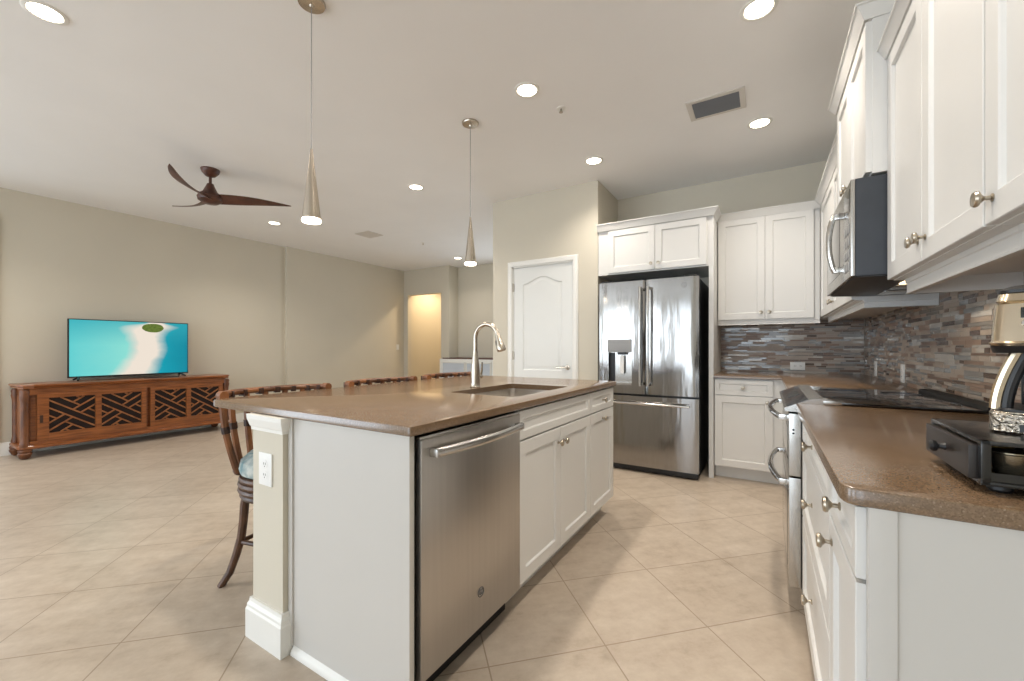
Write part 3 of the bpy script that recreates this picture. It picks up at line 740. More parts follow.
# ------------------------------------------------------------------ microwave (faces -X)
def microwave():
    w = 0.755; z0, z1 = 1.432, 1.812
    r = thing('microwave', 'over-range microwave with dark sides and stainless door above the stove', 'microwave', (0.332, 2.857, 0), FR)
    zf = 1.430
    b = MB(); pr = [(-0.030, zf), (-0.030, z1), (0.41, z1), (0.41, z0-0.004), (0.13, z0-0.004)]
    b.rings([[(x, y, z) for y, z in pr] for x in (0, w)]); b.build('body', 'dark_grey_metal', r, smooth=0)
    d = MB(); d.box(0.0, 0.575, -0.044, -0.031, zf, z1, 0.004); dr = d.build('door', 'stainless_plain', r)
    MB().box(0.055, 0.47, -0.0455, -0.038, zf+0.05, z1-0.05, 0.002).build('door_window', 'black_glass', dr)
    h = MB(); x = 0.545
    h.tube([(x, -0.070-0.022*math.sin(PI*t)**0.7, 1.478+0.255*t) for t in [k/14 for k in range(15)]], 0.0115, 12, flat=(1, 1.2))
    for z in (1.488, 1.723): h.box(x-0.012, x+0.012, -0.076, -0.042, z-0.013, z+0.013, 0.004)
    h.build('handle', 'chrome', dr)
    c = MB(); c.box(0.578, w, -0.044, -0.031, zf, z1, 0.004); cp = c.build('control_panel', 'stainless_plain', r)
    MB().box(0.60, w-0.02, -0.0455, -0.038, z1-0.12, z1-0.03, 0.002).build('display', 'black_glass', cp)
    for i in range(4):
        for j in range(3): MB().box(0.606+j*0.044, 0.640+j*0.044, -0.0462, -0.042, zf+0.03+i*0.050, zf+0.064+i*0.050, 0.002).build('key', 'grey_plastic', cp)
    u = MB(); up = [(-0.028, zf-0.004), (-0.028, zf-0.001), (0.13, z0-0.004), (0.400, z0-0.004), (0.400, z0-0.014), (0.128, z0-0.014)]
    u.rings([[(x, y, z) for y, z in up] for x in (0.006, w-0.006)]); un = u.build('underside', 'black_plastic', r, smooth=0)
    MB().box(0.50, 0.60, 0.15, 0.22, z0-0.018, z0-0.012, 0.002).build('task_light', 'hood_glow', un)
    for k in (0.08, 0.30): MB().box(k, k+0.16, 0.15, 0.34, z0-0.018, z0-0.012, 0.002).build('grease_filter', 'stainless_plain', un)
    l = bpy.data.lights.new('task_bulb', 'SPOT'); l.energy = 2; l.color = (1, 0.82, 0.6); l.spot_size = R(140); l.shadow_soft_size = 0.04
    o = bpy.data.objects.new('task_bulb', l); C.objects.link(o); o.parent = un; o.location = (0.55, 0.185, z0-0.03)
microwave()

# ------------------------------------------------------------------ mosaic backsplash
def backsplash(name, axis, a0, a1, z0, z1, label):
    m = MB(); rows = []; z = z0
    def pt_box(p, q, zl, zh, t):
        if axis == 'X': m.box(p, q, BY-0.001-t, BY-0.001, zl, zh)
        else: m.box(RX-0.001-t, RX-0.001, p, q, zl, zh)
    m.mi = 8; pt_box(a0, a1, z0, z1, 0.004)
    while z < z1-0.008:
        h = random.choice((0.011, 0.016, 0.016, 0.022, 0.022))
        h = min(h, z1-z)
        p = a0 - random.random()*0.1
        while p < a1:
            L = random.choice((0.05, 0.075, 0.10, 0.10, 0.15, 0.19))
            if h < 0.013: L *= 1.2
            q = p+L
            m.mi = random.choices(range(8), (5, 5, 5, 4, 3, 3, 4, 3))[0]
            x0, x1 = max(p, a0), min(q, a1)-0.0024
            if x1-x0 > 0.004: pt_box(x0, x1, z, z+h-0.0022, 0.007 + random.choice((0, 0.0008, 0.0016)))
            p = q
        z += h
    struct(m.build(name, ['mosaic_%d' % i for i in range(8)]+['grout'], smooth=0), label)
backsplash('wall_backsplash_back', 'X', -0.386, 0.735, 0.9145, 1.399, 'linear glass and stone mosaic on the back wall')
backsplash('wall_backsplash_right', 'Y', 0.9, 4.69, 0.9145, 1.430, 'linear glass and stone mosaic on the range wall')

# ------------------------------------------------------------------ outlets and switches (local: faces -Y)
def outlet(label, loc, rz, horiz=False, rocker=False, wide=0.072, tall=0.115):
    r = thing('wall_switch' if rocker else 'wall_outlet', label, 'switch' if rocker else 'outlet', loc, rz)
    W2, H2 = (tall/2, wide/2) if horiz else (wide/2, tall/2)
    MB().box(-W2, W2, -0.006, 0, -H2, H2, 0.002).build('cover_plate', 'outlet_plastic', r)
    if rocker: MB().box(-0.017, 0.017, -0.009, -0.004, -0.033, 0.033, 0.002).build('rocker', 'outlet_plastic', r); return
    for s in (-1, 1):
        cx, cz = (s*0.021, 0) if horiz else (0, s*0.021)
        k = MB().lathe([(0.0165, -0.004), (0.0165, -0.0075), (0, -0.0075)], (cx, 0, cz), 'Y', 20).build('socket', 'outlet_plastic', r)
        sl = MB()
        for t in (-1, 1):
            if horiz: sl.box(cx-0.005, cx+0.004, -0.0082, -0.007, cz+t*0.006-0.0012, cz+t*0.006+0.0012)
            else: sl.box(cx+t*0.006-0.0012, cx+t*0.006+0.0012, -0.0082, -0.007, cz-0.003, cz+0.006)
        sl.lathe([(0.0025, -0.007), (0.0025, -0.0082), (0, -0.0082)], (cx+(0.009 if horiz else 0), 0, cz-(0 if horiz else 0.009)), 'Y', 10)
        sl.build('slots', 'slot_dark', k)
outlet('white duplex outlet on the end of the island knee wall', (-1.648, 0.875, 0.677), 0, wide=0.09, tall=0.125)
outlet('white sideways outlet in the mosaic of the back wall', (0.254, BY-0.0085, 0.977), 0, True)
outlet('white outlet in the range-wall mosaic close to the room corner', (RX-0.0085, 4.25, 0.985), FR)
outlet('white outlet in the range-wall mosaic above the cooktop', (RX-0.0085, 3.50, 0.985), FR)
outlet('white rocker switch on the television wall beside the hall opening', (LX+0.065, 6.42, 1.165), R(90), rocker=True)

# ------------------------------------------------------------------ coffee corner
def pod_drawer():
    # box on feet, turned a little; local x right, y away from the camera
    th = R(-1)
    r = thing('pod_drawer', 'black coffee pod storage drawer on the worktop carrying the coffee maker', 'drawer box', (0.292, 0.952, 0.914), th)
    w, d, h = 0.36, 0.252, 0.071; z0 = 0.013
    m = MB()
    m.box(0, w, 0, d, h-0.007+z0, h+z0, 0.002); m.box(0, w, 0, d, z0, z0+0.006, 0.001)
    for x in (0.0, w-0.012): m.box(x, x+0.012, 0.0, 0.012, z0, z0+h, 0.002); m.box(x, x+0.012, d-0.012, d, z0, z0+h, 0.002)
    m.box(0.02, w, d-0.006, d-0.002, z0, z0+h); m.build('housing', 'drawer_black', r)
    f = MB(); f.box(-0.010, 0.006, 0.014, d-0.012, z0+0.006, z0+h-0.010, 0.002)
    fr = f.build('drawer_front', 'drawer_front', r)
    k = MB(); k.lathe([(0.007, 0), (0.005, -0.006), (0.005, -0.009), (0.010, -0.012), (0.011, -0.017), (0.007, -0.021), (0, -0.022)], (-0.010, d/2, z0+0.035), 'X', 16)
    k.build('knob', 'black_plastic', fr)
    s = MB(); s.box(0.012, w-0.012, 0.006, 0.010, z0+0.006, z0+0.020); s.box(0.012, w-0.012, 0.010, d-0.012, z0+0.006, z0+0.012); s.build('drawer_tray', 'black_glass', r)
    for x in (0.03, w-0.03):
        for y in (0.03, d-0.03): MB().lathe([(0.012, 0), (0.015, 0.004), (0.015, 0.013), (0, 0.013)], (x, y, 0), 'Z', 14).build('foot', 'black_plastic', r)
    R0 = Matrix.Translation(r.location) @ Matrix.Rotation(th, 4, 'Z')
    first = None; n = 0
    labs = {(0, 0): 'foil coffee pod lying by the open front corner of the pod drawer'}
    for j in range(2):
        for i in range(5):
            o = None
            m = MB(); m.lathe([(0.0165, 0), (0.018, 0.002), (0.0225, 0.034), (0.0245, 0.036), (0.0245, 0.038), (0, 0.0385)], (0, 0, 0), 'Z', 18)
            o = m.build('coffee_pod', 'pod_gold' if (i+j) % 2 else 'foil_pod')
            tag(o, 'small coffee pod standing inside the black pod drawer', 'coffee pod', 'coffee pods in the drawer')
            o.location = R0 @ Vector((0.045+i*0.055, 0.042+j*0.06, z0+0.013))
pod_drawer()
def coffee_maker():
    th = R(-20)
    r = thing('coffee_maker', 'stainless and black drip coffee maker standing on the pod drawer', 'coffee maker', (0.330, 1.048, 0.9985), th)
    w, d = 0.19, 0.165
    oc = [(x, y) for x, y in round_corners([(0, 0), (w, 0), (w, d), (0, d)], [0.03]*4)]
    b = MB().prism(oc, 0.0, 0.037, 0.004).build('base', 'hammered_steel', r)
    MB().prism(inset(oc, 0.010), 0.037, 0.042, 0.001).build('warming_plate', 'black_plastic', b)
    MB().box(0.035, w-0.035, -0.0012, 0.004, 0.006, 0.018).build('lower_band', 'black_plastic', b)
    MB().box(0.035, w-0.035, d-0.045, d-0.006, 0.04, 0.148, 0.006).build('column', 'black_plastic', r)
    def rg(i, z, lean): return [(x, y, z) for x, y in round_corners([(i, i+lean), (w-i, i+lean), (w-i, d-i), (i, d-i)], [0.028]*4)]
    hd = MB()
    hd.rings([rg(0.002, 0.150, -0.004), rg(-0.001, 0.155, -0.006), rg(0.002, 0.158, -0.004), rg(0.006, 0.222, 0.006), rg(0.009, 0.225, 0.009), rg(0.007, 0.228, 0.007), rg(0.010, 0.242, 0.010)])
    h = hd.build('brew_head', 'coffee_steel', r)
    MB().rings([rg(0.009, 0.242, 0.009), rg(0.009, 0.247, 0.009), rg(0.022, 0.256, 0.022)]).build('lid', 'black_plastic', h)
    MB().rings([rg(0.004, 0.138, 0.0), rg(0.001, 0.150, -0.003)]).build('skirt', 'black_plastic', h)
    M = Matrix.Translation((0, -0.002, 0.158)) @ Matrix.Rotation(-math.atan2(0.014, 0.064), 4, 'X')
    MB(M).box(0.036, 0.060, -0.003, 0.002, 0.040, 0.058, 0.001).build('clock_display', 'lcd', h)
    for i in range(3): MB(M).lathe([(0.006, -0.002), (0.005, -0.005), (0, -0.005)], (0.042+i*0.006, 0.002, 0.031-i*0.009), 'Y', 12).build('button', 'chrome', h)
    MB(M).tube([(0.090, -0.001, 0.014), (0.090, -0.001, 0.052)], 0.010, 16, flat=(1, 0.3)).build('badge', 'outlet_plastic', h)
    MB(M).lathe([(0.0055, -0.003), (0.0055, -0.006), (0, -0.006)], (0.090, 0.002, 0.013), 'Y', 12).build('button', 'chrome', h)
    cx, cy = w/2, 0.068
    c = MB(); c.lathe([(0.044, 0.043), (0.054, 0.052), (0.057, 0.074), (0.052, 0.100), (0.042, 0.118), (0.038, 0.124), (0, 0.124)], (cx, cy, 0), 'Z', 28); cf = c.build('carafe', 'carafe_glass', r)
    MB().lathe([(0.041, 0.118), (0.044, 0.122), (0.041, 0.131), (0, 0.132)], (cx, cy, 0), 'Z', 28).build('carafe_lid', 'black_plastic', cf)
    # side struts bow from the head down to the base: steel outside, black inside
    for sg in (1, -1):
        def X(x): return x if sg > 0 else w-x
        outer = []; inner = []
        for k in range(13):
            t = k/12; bow = 0.026*(1-t)**1.7
            outer.append((X(0.008+bow), 0.028, 0.040+0.104*(1-t) if False else 0.144-0.104*t)); inner.append((X(0.020+bow*0.98), 0.030, 0.144-0.104*t))
        st = MB().tube(outer, 0.0085, 10, flat=(1, 1)).build('strut', 'coffee_steel', r)
        MB().tube(inner, 0.0085, 10).build('strut_lining', 'black_plastic', st)
coffee_maker()

# ------------------------------------------------------------------ ceiling fixtures
GL = 'recessed ceiling lights'
def downlight(label, x, y, power=47):
    r = thing('ceiling_downlight', label, 'ceiling light', (x, y, CH), 0, GL)
    MB().lathe([(0.084, 0.0), (0.084, -0.003), (0.079, -0.006), (0.066, -0.006), (0.062, -0.002), (0.062, 0.0)], (0, 0, 0), 'Z', 32, cap=False).build('trim_ring', 'white_trim', r)
    MB().lathe([(0.062, -0.0005), (0.062, -0.003), (0, -0.004)], (0, 0, 0), 'Z', 32).build('lens', 'lamp_glow', r)
    l = bpy.data.lights.new('bulb', 'SPOT'); l.energy = power; l.color = (1.0, 0.91, 0.80); l.spot_size = R(136); l.spot_blend = 1.0; l.shadow_soft_size = 0.07
    o = bpy.data.objects.new('bulb', l); C.objects.link(o); o.parent = r; o.location = (0, 0, -0.012)
    return r
downlight('round recessed light over the kitchen aisle, between the sprinkler and the pendants', -1.342, 2.385)
downlight('round recessed light just in front of the pantry wall', -1.331, 3.60)
downlight('round recessed light beside the large ceiling vent, toward the back cabinets', -0.038, 3.65)
downlight('round recessed light cut by the top picture edge above the range aisle', -0.030, 2.415)
downlight('round recessed light between the two pendants, over the living side', -3.15, 3.21, 52)
downlight('small round recessed light beyond the fan, near the television wall', -5.70, 3.13, 66)
downlight('small round recessed light farthest away, next to the far pendant tip', -4.955, 6.15, 30)
downlight('large round recessed light in the top corner above the television side', -3.111, 0.56)
downlight('added recessed light over the range aisle above the camera, outside the view', -0.030, 1.18)  # added out of view to brighten the aisle and island doors
downlight('added recessed light over the island sink side above the camera, outside the view', -1.342, 1.16)  # added unseen light, lifts the worktop and sink side
downlight('added recessed light over the living room in front of the television wall, outside the view', -5.70, 0.56, 66)  # unseen extra light added to brighten the television wall
def pendant(label, x, y, tip):
    r = thing('pendant_light', label, 'pendant light', (x, y, CH), 0, None)
    z = tip-CH
    MB().lathe([(0.064, 0.0), (0.064, -0.006), (0.060, -0.014), (0.012, -0.020), (0.008, -0.03), (0, -0.03)], (0, 0, 0), 'Z', 32).build('canopy', 'brushed_nickel', r)
    MB().tube([(0, 0, -0.025), (0, 0, z+0.345)], 0.0022, 6).build('cord', 'grey_plastic', r)
    s = MB().lathe([(0.0, 0.36), (0.006, 0.358), (0.007, 0.34), (0.0425, 0.022), (0.0425, 0.016), (0.0, 0.016)], (0, 0, z), 'Z', 32).build('shade', 'brushed_nickel', r)
    MB().lathe([(0.040, 0.017), (0.044, 0.010), (0.042, 0.001), (0, 0.0)], (0, 0, z), 'Z', 32).build('diffuser', 'lamp_glow', s)
    l = bpy.data.lights.new('bulb', 'SPOT'); l.energy = 7; l.color = (1.0, 0.84, 0.64); l.spot_size = R(130); l.spot_blend = 0.5; l.shadow_soft_size = 0.04
    o = bpy.data.objects.new('bulb', l); C.objects.link(o); o.parent = r; o.location = (0, 0, z-0.01)
pendant('slim conical nickel pendant over the near end of the island', -1.902, 1.225, 1.762)
pendant('slim conical nickel pendant over the far end of the island', -1.902, 2.51, 1.772)
def ceiling_vent(label, x, y, w, d, grey, n):
    r = thing('ceiling_vent', label, 'vent', (x, y, CH))
    m = MB(); f = 0.035
    for b in ((-w/2, w/2, -d/2, -d/2+f), (-w/2, w/2, d/2-f, d/2), (-w/2, -w/2+f, -d/2+f, d/2-f), (w/2-f, w/2, -d/2+f, d/2-f)): m.box(b[0], b[1], b[2], b[3], -0.008, 0, 0.002)
    m.build('frame', 'vent_white', r)
    s = MB()
    for k in range(n):
        y0 = -d/2+f+(d-2*f)*(k+0.5)/n; h = (d-2*f)/n*0.55
        s.rings([[(-w/2+f, y0-h, -0.001), (-w/2+f, y0-h+0.003, -0.001), (-w/2+f, y0+h, -0.010), (-w/2+f, y0+h-0.003, -0.010)], [(w/2-f, y0-h, -0.001), (w/2-f, y0-h+0.003, -0.001), (w/2-f, y0+h, -0.010), (w/2-f, y0+h-0.003, -0.010)]])
    s.build('louvres', 'vent_grey' if grey else 'vent_white', r, smooth=0)
    MB().box(-w/2+f, w/2-f, -d/2+f, d/2-f, -0.0006, 0).build('duct_back', 'vent_grey' if grey else 'slot_dark', r, smooth=0)
ceiling_vent('rectangular ceiling vent with grey louvres in front of the back cabinets', -0.295, 3.215, 0.36, 0.27, True, 3)
ceiling_vent('small white ceiling vent over the living room between the pendants', -5.06, 4.18, 0.30, 0.28, False, 4)
def sprinkler(label, x, y):
    r = thing('fire_sprinkler', label, 'sprinkler', (x, y, CH))
    MB().lathe([(0.030, 0), (0.028, -0.004), (0.012, -0.006), (0.0, -0.006)], (0, 0, 0), 'Z', 20).build('escutcheon', 'white_trim', r)
    MB().lathe([(0.006, -0.005), (0.006, -0.025), (0.014, -0.028), (0.014, -0.031), (0, -0.031)], (0, 0, 0), 'Z', 14).build('head', 'nickel', r)
sprinkler('small ceiling sprinkler beside the recessed light over the kitchen aisle', -1.237, 2.69)
sprinkler('tiny ceiling sprinkler over the far living room near the hall', -4.72, 4.97)

def ceiling_fan():
    r = thing('ceiling_fan', 'brown three-blade ceiling fan with swept wooden blades over the living room', 'ceiling fan', (-4.515, 1.875, CH))
    MB().lathe([(0.0, 0.0), (0.078, 0.0), (0.078, -0.006), (0.070, -0.03), (0.042, -0.062), (0.020, -0.072), (0, -0.072)], (0, 0, 0), 'Z', 28).build('canopy', 'walnut_fan', r)
    MB().lathe([(0.0125, -0.06), (0.0125, -0.16), (0, -0.16)], (0, 0, 0), 'Z', 14).build('downrod', 'walnut_fan', r)
    MB().lathe([(0.0, -0.135), (0.026, -0.137), (0.034, -0.16), (0.060, -0.215), (0.090, -0.240), (0.105, -0.268), (0.098, -0.298), (0.062, -0.322), (0, -0.328)], (0, 0, 0), 'Z', 30).build('motor_housing', 'walnut_fan', r)
    for a in (56, 182, 312):
        m = MB(Matrix.Rotation(R(a), 4, 'Z')); rings = []
        N = 16
        for k in range(N+1):
            t = k/N; x = 0.05+0.63*t
            wd = 0.080*(1-t)**0.9+0.018 + 0.034*math.sin(PI*t)
            if k == N: wd *= 0.45
            cy = -0.055*math.sin(PI*0.9*t) + 0.05*t*t
            zc = -0.275 + 0.055*t*t*0.6
            tw = -R(24*(1-t)+9)
            th = 0.010*(1-t*0.6)
            ring = []
            for q in range(10):
                b = 2*PI*q/10
                u, v = wd*0.62*math.cos(b), th*math.sin(b)
                ring.append((x, cy+u*math.cos(tw)-v*math.sin(tw), zc+u*math.sin(tw)+v*math.cos(tw)))
            rings.append(ring)
        m.rings(rings).build('blade', 'walnut_fan', r)
ceiling_fan()

# ------------------------------------------------------------------ television and console
def tv():
    yc = 1.955
    r = thing('television', 'flat television showing a tropical sandbar, standing on the wooden console', 'television', (-6.72, yc, 0.772))
    hw = 0.572
    m = MB(); m.box(-0.035, 0.0, -hw, hw, 0.032, 0.708, 0.004); m.box(-0.07, -0.03, -0.36, 0.36, 0.06, 0.42, 0.01); m.build('housing', 'black_plastic', r)
    MB().box(-0.002, 0.0015, -hw+0.010, hw-0.010, 0.048, 0.698).build('screen', 'tv_picture', r, smooth=0)
    for s in (-1, 1):
        f = MB(); y = s*(hw-0.09)
        f.tube([(-0.02, y, 0.045), (0.03, y+s*0.012, 0.022), (0.085, y+s*0.028, 0.006)], [0.014, 0.012, 0.009], 8); f.tube([(-0.02, y, 0.045), (-0.06, y+s*0.012, 0.022), (-0.10, y+s*0.025, 0.006)], [0.014, 0.012, 0.009], 8)
        f.build('stand_foot', 'black_plastic', r)
tv()
tag(MB().tube([(-6.60, 2.02, 0.770), (-6.56, 2.10, 0.770), (-6.60, 2.20, 0.771), (-6.57, 2.28, 0.770), (-6.62, 2.38, 0.770), (-6.70, 2.42, 0.78), (-6.83, 2.44, 0.785)], 0.004, 6).build('power_cord', 'black_plastic'), 'thin black cord lying on the console top under the television', 'cord')
def lattice(m, y0, y1, z0, z1, x):
    """woven diagonal fretwork bars filling a rectangle on the plane X = x"""
    w, h = y1-y0, z1-z0; cy, cz = (y0+y1)/2, (z0+z1)/2
    bw = 0.0075; sl = 0.68
    st = h/2.35
    def bars(sg, c, ok):
        run = []; N = 200; out = []
        for i in range(N+1):
            p = y0+w*i/N; q = cz + sg*sl*(p-cy) + c
            if z0 <= q <= z1 and ok(p-cy, q-cz): run.append((p, q))
            else:
                if len(run) > 5: out.append((run[0], run[-1]))
                run = []
        if len(run) > 5: out.append((run[0], run[-1]))
        return out
    st = 0.22*h; segs = []
    # bars run toward the four corners; the second direction stops short at the first, like weaving
    for k in (-2.5, -1.5, -0.5, 0.5, 1.5, 2.5):
        lim = 0 if abs(k) < 1 else (0.5 if abs(k) < 2 else 1.5)
        segs += bars(-1, k*st, lambda u, v: abs(v - sl*u) > lim*st)
        lim2 = 0.5 if abs(k) < 1 else (1.5 if abs(k) < 2 else 2.5)
        segs += bars(1, k*st, lambda u, v: abs(v + sl*u) > lim2*st)
    for a, b in segs:
        A, B = Vector((0, *a)), Vector((0, *b)); d = (B-A).normalized(); n = Vector((0, -d.z, d.y))*bw
        m.rings([[(x+dx, *(P+n*e)[1:]) for dx, e in ((0, -1), (0.008, -1), (0.008, 1), (0, 1))] for P in (A, B)])
def console():
    y0, y1, xf, xb = 0.995, 2.93, -6.47, -6.89
    r = thing('media_console', 'long carved wooden media console with fretwork sliding doors along the wall', 'tv console', (0, 0, 0))
    cz0, cz1 = 0.115, 0.722
    m = MB(); m.box(xb, xf-0.052, y0+0.03, y1-0.03, cz0, cz1, 0.002)
    m.box(xf-0.055, xf-0.012, y0+0.06, y1-0.06, 0.655, cz1, 0.004); m.box(xf-0.055, xf-0.012, y0+0.06, y1-0.06, cz0, cz0+0.06, 0.004)
    m.build('case', 'mahogany', r)
    # top with clipped corners and moulded edge
    t = MB(); c = 0.06
    def o(e): return [(xb, y0-e), (xf-c, y0-e), (xf-0.01, y0+0.02), (xf+e, y0+c+0.03), (xf+e, y1-c-0.03), (xf-0.01, y1-0.02), (xf-c, y1+e), (xb, y1+e)]
    t.rings([[(x, y, z) for x, y in o(e)] for e, z in ((0.0, cz1), (0.012, cz1+0.006), (0.006, cz1+0.014), (0.020, cz1+0.028), (0.020, cz1+0.038), (0.012, cz1+0.043))])
    t.build('top', 'mahogany', r, smooth=20)
    b = MB(); b.rings([[(x, y, z) for x, y in o(e)] for e, z in ((0.004, cz0-0.016), (0.014, cz0-0.01), (0.014, cz0+0.012), (0.0, cz0+0.02))]); b.build('base_moulding', 'mahogany', r, smooth=20)
    for px, py in ((xf-0.035, y0+0.035), (xb+0.04, y0+0.03), (xf-0.035, y1-0.035), (xb+0.04, y1-0.03)):
        p = MB(); prof = []
        for k in range(25):
            z = cz0 + 0.01 + (cz1-cz0-0.02)*k/24
            q = 0.036
            if k in (0, 1, 2, 20, 21, 22, 23): q = 0.041 + 0.006*(k % 2)
            prof.append((q, z))
        prof = [(q*0.86, z) for q, z in prof]
        p.lathe([(0, prof[0][1])]+prof+[(0, prof[-1][1])], (px, py, 0), 'Z', 18); p.build('corner_post', 'mahogany_post', r)
        MB().lathe([(0, 0), (0.024, 0), (0.036, 0.010), (0.046, 0.035), (0.054, 0.055), (0.044, 0.070), (0.052, 0.082), (0.050, 0.098), (0, 0.098)], (px, py, 0), 'Z', 20).build('bun_foot', 'mahogany_post', r)
    # two sliding doors, the second set slightly behind
    for i, (a, e, x) in enumerate(((y0+0.115, 2.005, xf-0.018), (2.045, y1-0.085, xf-0.023))):
        zl, zh = cz0+0.055, 0.660; st, md = 0.085, 0.05
        pl = st if i == 0 else 0.045
        d = MB(); mid = (a+pl+e-0.045)/2
        wins = [(a+pl, mid-md/2), (mid+md/2, e-0.045)]
        d.box(x-0.018, x+0.012, a, a+pl, zl, zh, 0.002); d.box(x-0.018, x+0.012, e-0.045, e, zl, zh, 0.002)
        d.box(x-0.018, x+0.012, a+pl, e-0.045, zl, zl+0.075, 0.002); d.box(x-0.018, x+0.012, a+pl, e-0.045, zh-0.045, zh, 0.002)
        d.box(x-0.018, x+0.012, mid-md/2, mid+md/2, zl+0.075, zh-0.045, 0.002)
        dr = d.build('sliding_door', 'mahogany', r)
        for wa, wb in wins:
            f = MB(); lattice(f, wa, wb, zl+0.075, zh-0.045, x-0.006)
            fr = f.build('fretwork', 'lattice_wood', dr, smooth=0)
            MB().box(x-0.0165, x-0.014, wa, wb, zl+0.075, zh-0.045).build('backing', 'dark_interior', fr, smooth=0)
        hy = a+0.03 if i == 0 else e-0.022
        MB().box(x+0.010, x+0.0145, hy-0.012, hy+0.012, 0.36, 0.44, 0.003).build('recessed_pull', 'rattan_dark', dr)
    # inset panel on the end facing the camera
    e = MB(); e.box(xb+0.10, xf-0.10, y0+0.022, y0+0.032, cz0+0.08, cz1-0.08, 0.004); e.build('end_panel', 'mahogany', r)
console()

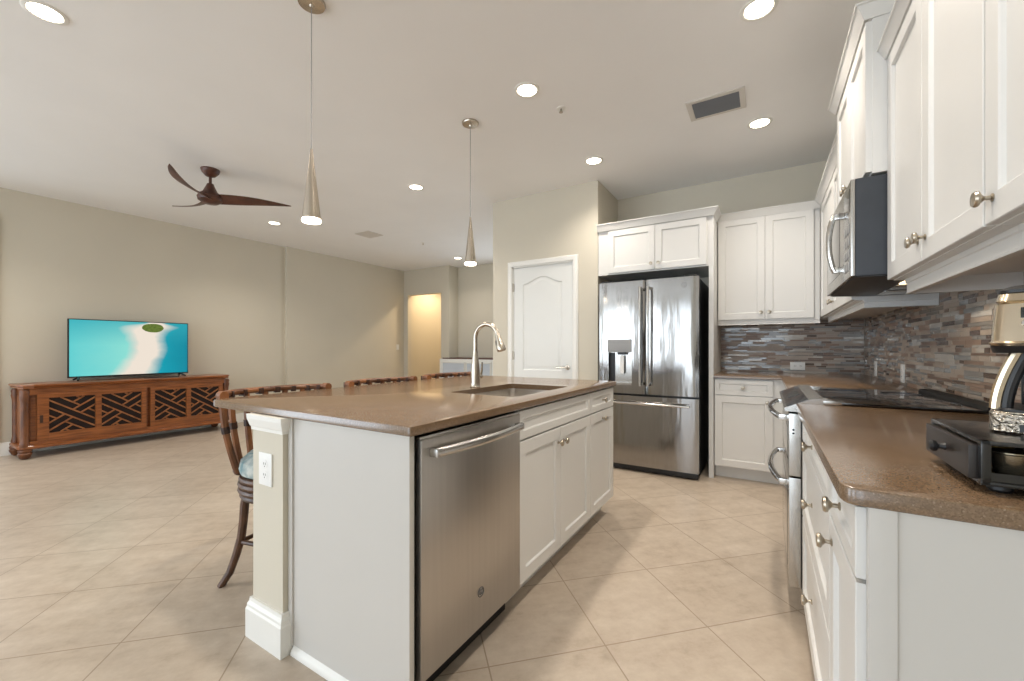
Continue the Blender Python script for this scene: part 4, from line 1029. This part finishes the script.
# ------------------------------------------------------------------ bar stools (built at the origin, facing +X)
def arc_pt(a, rx, ry): return (-0.095-(rx-0.06)*math.cos(a), ry*math.sin(a))
def make_stool():
    r = thing('bar_stool', 'x', 'bar stool', (0, 0, 0), 0, 'rattan bar stools along the island')
    zt = 0.922
    A = [R(-90)+R(180)*k/28 for k in range(29)]
    # seat ring stack
    m = MB()
    for z, q, rr in ((0.435, 0.205, 0.015), (0.462, 0.212, 0.016), (0.490, 0.212, 0.016), (0.516, 0.208, 0.015)):
        m.tube([(q*math.cos(2*PI*k/32), q*math.sin(2*PI*k/32), z) for k in range(33)], rr, 8)
    m.lathe([(0, 0.43), (0.20, 0.43), (0.20, 0.525), (0, 0.525)], (0, 0, 0), 'Z', 32)
    m.build('seat_ring', 'rattan_leg', r)
    MB().lathe([(0, 0.525), (0.19, 0.525), (0.215, 0.540), (0.222, 0.565), (0.215, 0.600), (0.18, 0.632), (0.10, 0.648), (0, 0.652)], (0.0, 0, 0), 'Z', 32).build('seat_cushion', 'cushion_fabric', r)
    # frame under the back: lower rail
    m = MB(); m.tube([(*arc_pt(a, 0.20, 0.20), 0.545) for a in A], 0.015, 8); m.build('lower_rail', 'rattan_leg', r)
    m = MB(); m.tube([(*arc_pt(a, 0.20, 0.270), zt) for a in A], 0.0155, 10)
    for a in (A[0], A[-1]): m.lathe([(0, -0.02), (0.021, -0.02), (0.021, 0.02), (0, 0.02)], (*arc_pt(a, 0.20, 0.270), zt), 'X', 10)
    tr = m.build('top_rail', 'rattan', r)
    for k in range(1, 28, 3):
        a = A[k]; x, y = arc_pt(a, 0.20, 0.270)
        MB(Matrix.Translation((x, y, zt)) @ Matrix.Rotation(-a, 4, 'Z')).box(-0.017, 0.017, -0.014, 0.014, -0.022, 0.010, 0.004).build('binding', 'rattan_dark', tr)
    for a in (R(-88), R(-66), R(-44), R(-22), 0, R(22), R(44), R(66), R(88)):
        x1, y1 = arc_pt(a, 0.20, 0.270); x0, y0 = arc_pt(a, 0.20, 0.20)
        pts = []; N = 12
        for k in range(N+1):
            t = k/N
            bul = 0.045*math.sin(PI*min(1, t*1.0))*(1-t)*1.2
            f = t + 0.20*math.sin(PI*t)
            x, y = x0+(x1-x0)*f, y0+(y1-y0)*f
            pts.append((x, y, 0.545+(zt-0.012-0.545)*t))
        s = MB(); s.tube(pts, 0.0155, 8); sp = s.build('spindle', 'rattan', r)
        q = Vector(pts[7]); dirn = (Vector(pts[8])-Vector(pts[6])).normalized()
        MB().tube([q-dirn*0.016, q+dirn*0.016], 0.019, 8).build('node', 'rattan_dark', sp)
    # legs flare outward
    for a in (58, 148, 238, 328):
        ca, sa = math.cos(R(a)), math.sin(R(a))
        pts = [(ca*q, sa*q, z) for q, z in ((0.185, 0.445), (0.198, 0.38), (0.203, 0.30), (0.212, 0.22), (0.232, 0.14), (0.258, 0.06), (0.296, 0.0))]
        l = MB(); l.tube(pts, [0.021, 0.020, 0.019, 0.019, 0.018, 0.017, 0.016], 10); l.build('leg', 'rattan_leg', r)
    def q(a, z=0.20): return (0.215*math.cos(R(a)), 0.215*math.sin(R(a)), z)
    for a in (58, 148, 238, 328):
        MB().tube([q(a), q(a+90)], 0.011, 8).build('stretcher', 'rattan_leg', r)
    return r
st0 = make_stool()
st0['label'] = 'rattan bar stool with curved spindle back beside the outlet end of the island'
st0.location = (-2.074, 1.220, 0)
for y, lb in ((1.915, 'second rattan bar stool along the island, only its curved top rail above the worktop'), (2.595, 'third rattan bar stool along the island, its top rail behind the faucet')):
    s = copy_tree(st0); s.location = (-2.074, y, 0); s['label'] = lb

# ------------------------------------------------------------------ white sideboard in the nook
def sideboard():
    x0, x1, yf, yb, h = -5.52, -4.20, 6.28, 6.87, 0.93
    r = thing('sideboard', 'white framed sideboard with dark wooden top in the far nook', 'sideboard', (x0, yf, 0))
    w, d = x1-x0, yb-yf
    MB().box(0, w, 0, d, 0.06, h, 0.004).box(0.03, w-0.03, 0.03, d, 0, 0.06).build('carcass', 'white_trim', r)
    MB().box(0.02, w-0.02, 0.06, d-0.01, h, h+0.022, 0.003).build('top', 'wood_top', r)
    for k in range(2):
        a = 0.06+k*(w-0.12)/2; b = a+(w-0.12)/2-0.02
        p = shaker(a, b, 0.12, h-0.05, 0.02, 0.02).build('door', 'white_trim', r, smooth=20)
        MB().box(a+0.03, b-0.03, -0.0125, -0.009, 0.15, h-0.08).build('inset_panel', 'sideboard_panel', p, smooth=0)
sideboard()

# hall ceiling lamp that lights the passage behind the opening
def hall_lamp():
    r = thing('ceiling_downlight', 'hidden recessed light in the hall behind the opening', 'ceiling light', (-6.25, 7.4, CH), 0, GL)
    MB().lathe([(0.071, -0.0005), (0.071, -0.003), (0, -0.004)], (0, 0, 0), 'Z', 32).build('lens', 'lamp_glow', r)
    l = bpy.data.lights.new('bulb', 'SPOT'); l.energy = 90; l.color = (1.0, 0.76, 0.48); l.spot_size = R(150); l.spot_blend = 0.6; l.shadow_soft_size = 0.08
    o = bpy.data.objects.new('bulb', l); C.objects.link(o); o.parent = r; o.location = (0, 0, -0.012)
hall_lamp()
